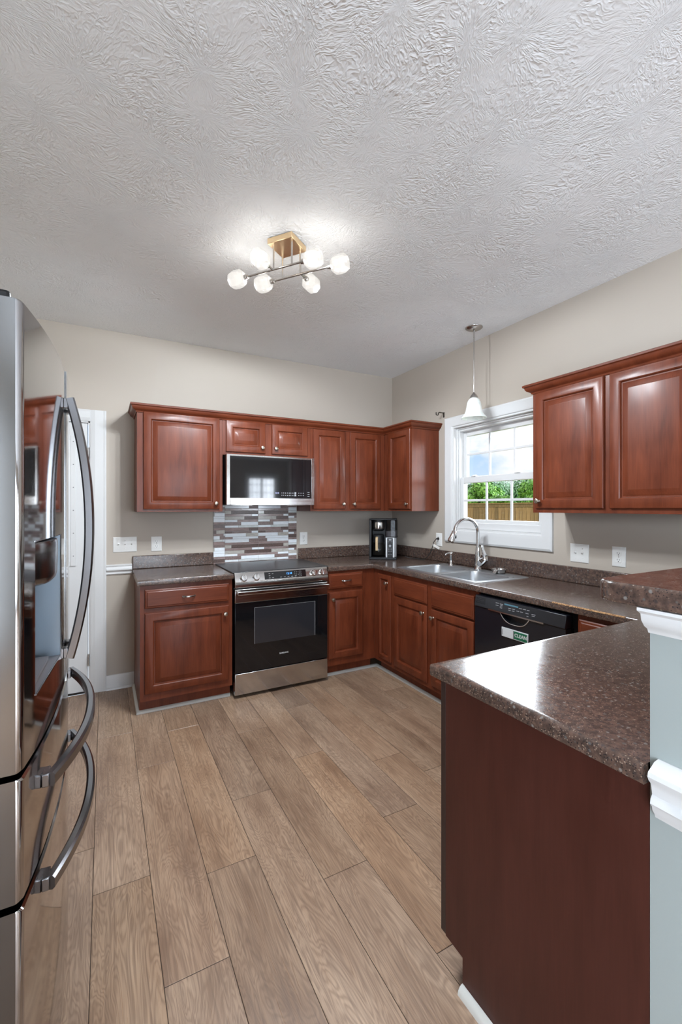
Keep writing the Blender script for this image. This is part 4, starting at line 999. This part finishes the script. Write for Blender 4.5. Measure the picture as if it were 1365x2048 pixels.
# ================================================================== OUTLETS AND SWITCHES
def plate_mb(w_, h_):
    return MB().loops([rect(-w_ / 2 + i, w_ / 2 - i, -h_ / 2 + i, h_ / 2 - i, -d_) for i, d_ in ((0, 0), (0, 0.002), (0.003, 0.005), (0.004, 0.0055))])
def outlet(label, loc, rot, w_=0.079):
    o = thing('power_outlet', label, 'outlet', loc, rot, 'wall power outlets')
    plate_mb(w_, 0.118).build('cover_plate', white_plastic, o, smooth=30)
    for s_ in (1, -1):
        r_ = MB().loops([[(x * k, -y, s_ * 0.0195 + z * k) for x, z in ((-0.012, -0.0145), (0.012, -0.0145), (0.0165, -0.009), (0.0165, 0.009), (0.012, 0.0145), (-0.012, 0.0145), (-0.0165, 0.009), (-0.0165, -0.009))] for k, y in ((1, 0.005), (1, 0.0068), (0.94, 0.0074))])
        ro = r_.build('receptacle', white_plastic, o)
        sl2 = MB(); zz = s_ * 0.0195
        sl2.box(-0.0075, -0.0052, -0.0077, -0.007, zz - 0.001, zz + 0.008).box(0.0052, 0.0075, -0.0077, -0.007, zz - 0.001, zz + 0.0065).lathe([(0.0028, -0.0077), (0.0028, -0.007)], 10, 'y', (0, 0, zz - 0.0075))
        sl2.build('slots', slot_dark, ro)
    MB().lathe([(0.0, -0.0072), (0.0025, -0.0068), (0.003, -0.0055)], 10, 'y').build('screw', nickel, o)
    return o
outlet('white duplex outlet above the left worktop, beside the triple switch', (-2.294, -0.0005, 1.104), 0)
outlet('white duplex outlet right of the mosaic panel by the range', (-1.012, -0.0005, 1.105), 0)
outlet('white outlet by the window with the coffee maker plugged in', (-0.0005, -0.7385, 1.1065), RZ)
outlet('white duplex outlet under the large wall cabinet on the right', (-0.0005, -2.3135, 1.106), RZ)
def switch(label, loc, rot, w_, toggles, knob=False):
    o = thing('light_switch', label, 'switch', loc, rot, 'wall light switches')
    plate_mb(w_, 0.118).build('cover_plate', white_plastic, o, smooth=30)
    for i, x in enumerate(toggles):
        box('toggle_bezel', white_plastic, (x - 0.006, x + 0.006, -0.0065, -0.005, -0.0125, 0.0125), o)
        MB().prism([(-0.006, -0.005), (-0.006, 0.005), (-0.019, 0.011), (-0.020, 0.006)], 'x', x - 0.0038, x + 0.0038).build('toggle', white_plastic, o)
        for z in (-0.03, 0.03): MB().lathe([(0.0, -0.0072), (0.0025, -0.0068), (0.003, -0.0055)], 8, 'y', (x, 0, z)).build('screw', nickel if z > 0 and i == 1 else white_plastic, o)
    return o
switch('white triple light switch plate between the door and the left worktop', (-2.5205, -0.0005, 1.108), 0, 0.166, (-0.046, 0, 0.046))
switch('white double light switch plate right of the window', (-0.0005, -2.070, 1.105), RZ, 0.124, (-0.023, 0.023))

# ================================================================== CEILING LIGHT
FC = Vector((-1.838, -1.702, 0)); ang = math.radians(-53.3)
fl = thing('ceiling_light', 'six-shade ceiling light with crossed nickel bars on a square canopy', 'ceiling light', (FC.x, FC.y, H), ang)
cn = MB().box(-0.072, 0.072, -0.072, 0.072, -0.030, -0.0005).build('canopy', gold, fl, bevel=0.003)
ZB = 2.600 - H
bars = ((-0.048, -0.215, 0.117), (0.048, -0.117, 0.215))
for v_, a, b_ in bars:
    bar = MB().tube([(a + 0.0, v_, ZB), (b_, v_, ZB)], 0.0052, 12).build('bar', nickel, fl, smooth=60)
for u, v_ in ((-0.050, -0.048), (0.058, -0.048), (-0.058, 0.048), (0.050, 0.048)):
    MB().tube([(u, v_, -0.029), (u, v_, ZB + 0.002)], 0.0045, 10).build('rod', nickel, fl, smooth=60)
def shade_mb():
    m = MB(); n = 8; L = []
    for r, x in ((0.012, 0.000), (0.030, 0.004), (0.043, 0.020), (0.046, 0.045), (0.044, 0.070), (0.038, 0.084)):
        L.append([(x, r * math.cos(2 * PI * (k + 0.5) / n) , r * math.sin(2 * PI * (k + 0.5) / n)) for k in range(n)])
    m.loops(L); return m.mesh('lamp_shade', shade_glow)
shade_me = shade_mb()
sock_me = MB().lathe([(0.006, -0.022), (0.010, -0.020), (0.010, -0.012), (0.013, -0.010), (0.013, 0.003), (0.009, 0.004)], 16, 'x').mesh('socket', nickel, 40)
def shade(x, y, rz, arm=None):
    so = put('socket', sock_me, fl, (x, y, ZB), (0, 0, rz))
    put('lamp_shade', shade_me, so, (0.002, 0, 0))
    sl_d = D.lights.new('bulb', 'SPOT'); sl_d.energy = 45; sl_d.spot_size = math.radians(179); sl_d.spot_blend = 0.2
    sl_d.shadow_soft_size = 0.022; sl_d.color = (0.90, 0.975, 1.05)
    pl_d = D.lights.new('bulb_glow', 'POINT'); pl_d.energy = 0.55; pl_d.shadow_soft_size = 0.022; pl_d.color = (1.0, 0.95, 0.88)
    p_o = D.objects.new('bulb_glow', pl_d); COL.objects.link(p_o); p_o.parent = so; p_o.location = (0.045, 0, 0)
    b_o = D.objects.new('bulb', sl_d); COL.objects.link(b_o); b_o.parent = so; b_o.location = (0.045, 0, 0); b_o.rotation_euler = (0, math.radians(-13), 0)
    if arm: MB().tube([(arm[0], arm[1], ZB), (x, y, ZB)], 0.0052, 12).build('arm', nickel, fl, smooth=60)
shade(-0.228, -0.048, PI); shade(0.130, -0.048, 0); shade(-0.130, 0.048, PI); shade(0.228, 0.048, 0)
shade(-0.055, -0.105, -PI / 2, (-0.055, -0.048)); shade(0.055, 0.105, PI / 2, (0.055, 0.048))

# ================================================================== PENDANT
pd = thing('pendant_lamp', 'bell-shaped white glass pendant on a nickel rod in front of the window', 'pendant lamp', (-0.209, -1.370, H))
MB().lathe([(0.0, -0.026), (0.012, -0.026), (0.03, -0.022), (0.055, -0.012), (0.064, -0.004), (0.064, -0.0005), (0.0, -0.0005)], 32).build('canopy', nickel, pd, smooth=50)
MB().tube([(0, 0, -0.02), (0, 0, -0.50)], 0.0048, 12).build('rod', nickel, pd, smooth=60)
MB().tube([(0, 0, -0.025), (0, 0, -0.075)], 0.0065, 12).build('rod_sleeve', nickel, pd, smooth=60)
MB().lathe([(0.006, -0.488), (0.010, -0.498), (0.022, -0.510), (0.029, -0.524), (0.030, -0.532), (0.0, -0.532)], 24).build('shade_cap', nickel, pd, smooth=50)
bell = [(0.026, -0.533), (0.040, -0.545), (0.050, -0.565), (0.055, -0.595), (0.060, -0.625), (0.070, -0.650), (0.085, -0.668), (0.093, -0.680), (0.093, -0.684)]
MB().lathe(bell + [(r - 0.004, z) for r, z in bell[::-1]], 40, caps=False).build('lamp_shade', pendant_glow, pd, smooth=60)

# curtain bracket by the window
hk = thing('curtain_bracket', 'small dark curtain rod bracket on the wall above the window corner', 'bracket', (-0.0005, -0.800, 2.222))
box('wall_plate', bronze, (-0.004, 0, -0.009, 0.009, -0.026, 0.020), hk, bevel=0.001)
MB().sect([(-0.004, 0, 0.014), (-0.055, 0, 0.014), (-0.062, 0, 0.010), (-0.062, 0, -0.006), (-0.070, 0, -0.012), (-0.080, 0, -0.012), (-0.088, 0, -0.006), (-0.088, 0, 0.012)], SQ(0.005, 0.003, 0.001), (0, 1, 0)).build('hook', bronze, hk)

# ================================================================== REFRIGERATOR
fg = thing('refrigerator', 'grey stainless french-door refrigerator with two drawers and bowed handles', 'refrigerator', (-2.792, -2.371, 0), PI / 2)
HWf = 0.461
def bulge(x): return -0.0355 * (1 - abs(x / HWf) ** 2.3)
box('body', pbr('dark_grey_cabinet_side', (0.10, 0.10, 0.105), 0.45), (-HWf + 0.006, HWf - 0.006, 0.075, 0.780, 0.035, 1.745), fg, bevel=0.004)
for x in (-0.4, 0.4):
    for y in (0.12, 0.72): MB().lathe([(0.02, 0), (0.02, 0.035)], 12, 'z', (x, y, 0)).build('foot', black_plastic, fg)
def fridge_front(name, x0, x1, z0, z1, hole=None, push=0.0, rl=True, rr=True):
    xs = [x0 + (x1 - x0) * i / 20 for i in range(21)]
    if hole: xs = sorted(set(xs) | {hole[0], hole[1]})
    R = 0.012; pts = []
    if rl: xs = [x for x in xs if x > x0 + R]; pts += [(x0 + R - R * math.sin(a), bulge(x0 + R) + R - R * math.cos(a)) for a in [PI / 2 * k / 5 for k in range(5, -1, -1)]]
    body = [(x, bulge(x)) for x in xs if not rr or x < x1 - R]
    tail = [(x1 - R + R * math.sin(a), bulge(x1 - R) + R - R * math.cos(a)) for a in [PI / 2 * k / 5 for k in range(6)]] if rr else []
    pts = [(x, y - push) for x, y in pts + body + tail]
    m = MB(); n = len(pts); r = 0.004
    lev = [(z0, r, 0), (z0 + r, 0, 0)] + ([(hole[2], 0, 0), (hole[3], 0, 0)] if hole else []) + [(z1 - r, 0, 0), (z1, r, 0)]
    vs = [(x, y + dy, z) for z, dy, _ in lev for x, y in pts]
    fs = []; mi = []
    for i in range(len(lev) - 1):
        for k in range(n - 1):
            if hole and i == 2 and pts[k][0] >= hole[0] - 1e-6 and pts[k + 1][0] <= hole[1] + 1e-6: continue
            fs.append((i * n + k, i * n + k + 1, (i + 1) * n + k + 1, (i + 1) * n + k))
    m.add(vs, fs, 0)
    yb = 0.070
    a, b_ = pts[0], pts[-1]
    for (x, y), s_ in ((a, 1), (b_, -1)):
        m.add([(x, y, z0), (x, yb, z0), (x, yb, z1), (x, y, z1)], [(0, 1, 2, 3) if s_ < 0 else (3, 2, 1, 0)], 1)
    m.add([(x, yb, z0) for x, y in pts] + [(x, y + r, z0) for x, y in pts], [(k, k + 1, n + k + 1, n + k) for k in range(n - 1)], 1)
    m.add([(x, yb, z1) for x, y in pts] + [(x, y + r, z1) for x, y in pts], [(k, n + k, n + k + 1, k + 1) for k in range(n - 1)], 1)
    m.add([(a[0], yb, z0), (b_[0], yb, z0), (b_[0], yb, z1), (a[0], yb, z1)], [(3, 2, 1, 0)], 1)
    return m
hole = (-0.389, -0.129, 1.024, 1.328)
def fbuild(m, name):
    me = m.mesh(name, [fridge_steel, fridge_side], 30); return put(name, me, fg)
dn_ = fbuild(fridge_front('door', -HWf, -0.0025, 0.912, 1.775, hole, 0, True, False), 'door')
df_ = fbuild(fridge_front('door', 0.0025, HWf, 0.912, 1.775, None, 0.003, False, True), 'door')
d1_ = fbuild(fridge_front('drawer', -HWf, HWf, 0.676, 0.900), 'drawer')
d2_ = fbuild(fridge_front('drawer', -HWf, HWf, 0.075, 0.662), 'drawer')
box('kick_grille', black_plastic, (-HWf + 0.02, HWf - 0.02, 0.045, 0.075, 0.01, 0.07), fg)
for x in (-0.40, 0.40):
    MB().box(x - 0.045, x + 0.045, 0.020, 0.13, 1.7455, 1.795).build('hinge_cover', black_plastic, fg, bevel=0.006)
# dispenser
dp = MB(); x0, x1, z0, z1 = hole; ya, yb_, dep = bulge(x0), bulge(x1), 0.062
dp.add([(x0, ya, z0), (x0, ya + dep, z0), (x0, ya + dep, z1), (x0, ya, z1)], [(0, 1, 2, 3)])
dp.add([(x1, yb_, z0), (x1, yb_ + dep, z0), (x1, yb_ + dep, z1), (x1, yb_, z1)], [(3, 2, 1, 0)])
dp.add([(x0, ya + dep, z0), (x1, yb_ + dep, z0), (x1, yb_ + dep, z1), (x0, ya + dep, z1)], [(0, 1, 2, 3)])
dp.add([(x0, ya, z1), (x1, yb_, z1), (x1, yb_ + dep, z1), (x0, ya + dep, z1)], [(0, 1, 2, 3)])
dp.add([(x0, ya, z0), (x1, yb_, z0), (x1, yb_ + dep, z0), (x0, ya + dep, z0)], [(3, 2, 1, 0)], 1)
dso = put('water_dispenser', dp.mesh('water_dispenser', [recess_blue, tray_grey]), dn_)
bz = MB(); q = 0.0016
for k in range(2):
    pass
bz.sect([(x0 + 0.002, ya - 0.001, z0), (x1, yb_ - 0.001, z0), (x1, yb_ - 0.001, z1), (x0 + 0.002, ya - 0.001, z1)], [(q * math.cos(2 * PI * k / 8), q * math.sin(2 * PI * k / 8)) for k in range(8)])
bz.build('bezel', handle_steel, dso, smooth=50)
hdp = MB(); L = []
for z, k in ((1.232, 0.80), (1.240, 0.93), (1.250, 0.98), (1.300, 1.0), (1.318, 1.0), (1.324, 0.97)):
    row = []
    for i in range(17):
        a = PI * i / 16; xx = -0.259 + 0.118 * math.cos(a) * k; yy = -0.0165 + 0.035 - 0.057 * math.sin(a) * k
        row.append((xx, yy, z))
    L.append(row)
hdp.loops(L); hdp.build('dispenser_head', handle_steel, dso, smooth=40)
MB().box(-0.275, -0.243, 0.010, 0.026, 1.10, 1.232).build('lever_paddle', grey_plastic, dso, bevel=0.003)
MB().prism([(-0.36, 0.022), (-0.16, 0.018), (-0.16, -0.012), (-0.36, -0.004)], 'z', z0 + 0.002, z0 + 0.010).build('drip_tray', tray_grey, dso)
# handles
def bow(t_, p): return p * (1 - abs(t_) ** 2.1)
for xh, par in ((-0.036, dn_), (0.036, df_)):
    pts = []
    for i in range(33):
        t_ = -1 + 2 * i / 32; zz = 1.340 + t_ * 0.352
        pts.append((xh, bulge(xh) - 0.013 - bow(t_, 0.046), zz))
    m = MB(); m.sect(pts, SQ(0.013, 0.0115, 0.004), (1, 0, 0))
    hdl = m.build('handle', handle_steel, par, smooth=40)
    for s_ in (1, -1): MB().box(xh - 0.012, xh + 0.012, bulge(xh) - 0.010, bulge(xh) + 0.001, 1.340 + s_ * 0.337 - 0.014, 1.340 + s_ * 0.337 + 0.014).build('handle_bracket', handle_steel, hdl, bevel=0.002)
for zc2, par in ((0.828, d1_), (0.612, d2_)):
    pts = []
    for i in range(41):
        t_ = -1 + 2 * i / 40; xx = t_ * 0.345
        pts.append((xx, bulge(xx) - 0.014 - bow(t_, 0.048), zc2))
    m = MB(); m.sect(pts, SQ(0.0145, 0.0105, 0.005), (0, 0, 1))
    hdl = m.build('handle', handle_steel, par, smooth=40)
    for s_ in (1, -1):
        xx = s_ * 0.330
        MB().box(xx - 0.018, xx + 0.018, bulge(xx) - 0.012, bulge(xx) + 0.002, zc2 - 0.0135, zc2 + 0.0135).build('handle_bracket', handle_steel, hdl, bevel=0.002)

# ================================================================== OUTDOORS
GZ = -0.35
gd = MB().box(0.3, 60, -40, 60, GZ - 0.2, GZ); struct(gd.build('ground', grass_mat), 'lawn outside the kitchen window')
fn_ = thing('wooden_fence', 'weathered wooden board fence across the lawn outside the window', 'fence', (9.0, 7.0, GZ))
bdm = MB().box(-0.010, 0.010, -0.066, 0.066, 0.03, 1.86).mesh('board', fence_mat)
for i in range(60): put('board', bdm, fn_, (random.uniform(-0.003, 0.003), -4.2 + i * 0.142, 0))
MB().box(-0.05, 0.02, -4.3, 4.3, 1.86, 1.90).build('cap_rail', fence_mat, fn_)
MB().box(-0.028, -0.011, -4.3, 4.3, 1.76, 1.86).build('trim_board', fence_mat, fn_)
for z in (0.35, 1.4): MB().box(0.011, 0.05, -4.3, 4.3, z, z + 0.09).build('back_rail', fence_mat, fn_)

def crown_mesh(name, m, rad, n, lsz, seed, squash=0.85):
    rnd = random.Random(seed); mb = MB(); blobs = []
    for _ in range(14):
        a, b_ = rnd.uniform(0, 2 * PI), rnd.uniform(-0.7, 1)
        q = math.sqrt(max(0, 1 - b_ * b_)); rr = rad * 0.62
        blobs.append((Vector((rr * q * math.cos(a), rr * q * math.sin(a), rr * b_ * squash)), rad * rnd.uniform(0.32, 0.5)))
    blobs.append((Vector((0, 0, 0)), rad * 0.6))
    for _ in range(n):
        c, r = blobs[rnd.randrange(len(blobs))]
        d = Vector((rnd.gauss(0, 1), rnd.gauss(0, 1), rnd.gauss(0, 1))).normalized()
        p = c + d * r * rnd.uniform(0.8, 1.05)
        u = d.orthogonal().normalized(); u = Matrix.Rotation(rnd.uniform(0, 2 * PI), 3, d) @ u; v_ = d.cross(u)
        v_ = (v_ + d * rnd.uniform(-0.8, 0.8)).normalized(); s_ = lsz * rnd.uniform(0.6, 1.3)
        mb.add([p - u * s_ * 0.5, p + v_ * s_, p + u * s_ * 0.5, p - v_ * s_], [(0, 1, 2, 3)])
    return mb.mesh(name, m)
cb1 = crown_mesh('foliage', leaf_bright, 1.0, 5200, 0.075, 1); cb2 = crown_mesh('foliage', leaf_bright, 1.0, 5200, 0.075, 2)
cd1 = crown_mesh('foliage', leaf_deep, 1.0, 5200, 0.085, 3); cp1 = crown_mesh('foliage', leaf_pale, 1.0, 3200, 0.06, 4)
def tree(label, x, y, zc, rad, cm, group, rz):
    o = thing('tree', label, 'tree', (x, y, GZ), rz, group)
    MB().tube([(0, 0, 0), (0.03, 0, (zc - GZ) * 0.5), (0, 0, zc - GZ)], 0.09, 10, scale=[1.2, 0.9, 0.5]).build('trunk', bark, o, smooth=60)
    c_ = put('foliage', cm, o, (0, 0, zc - GZ)); c_.scale = (rad, rad, rad)
trees = [(12.0, 10.3, 1.75, 0.95, cb1, 'bright leafy tree beyond the fence at the left of the window'),
         (11.6, 7.2, 1.75, 0.85, cb2, 'bright leafy tree beyond the fence at the right of the window'),
         (11.4, 8.65, 1.45, 0.55, cb2, 'low bright bush beyond the fence behind the middle panes'),
         (15.6, 10.6, 1.75, 1.25, cd1, 'dark green tree behind the bright trees in the middle of the window'),
         (15.6, 13.6, 1.75, 1.3, cd1, 'dark green tree behind the bright trees at the left of the window'),
         (15.6, 7.9, 1.65, 1.2, cd1, 'dark green tree behind the bright trees at the right of the window'),
         (21.0, 16.9, 2.45, 1.15, cp1, 'pale airy treetop above the sash rail in the left pane'),
         (21.0, 14.2, 2.35, 1.15, cp1, 'pale airy treetop above the sash rail in the middle pane'),
         (21.0, 19.5, 2.2, 1.0, cp1, 'small pale treetop in the left corner of the upper sash')]
for i, (x, y, zc, r, cm_, lb) in enumerate(trees): tree(lb, x, y, zc, r, cm_, 'trees outside the window', i * 1.3)
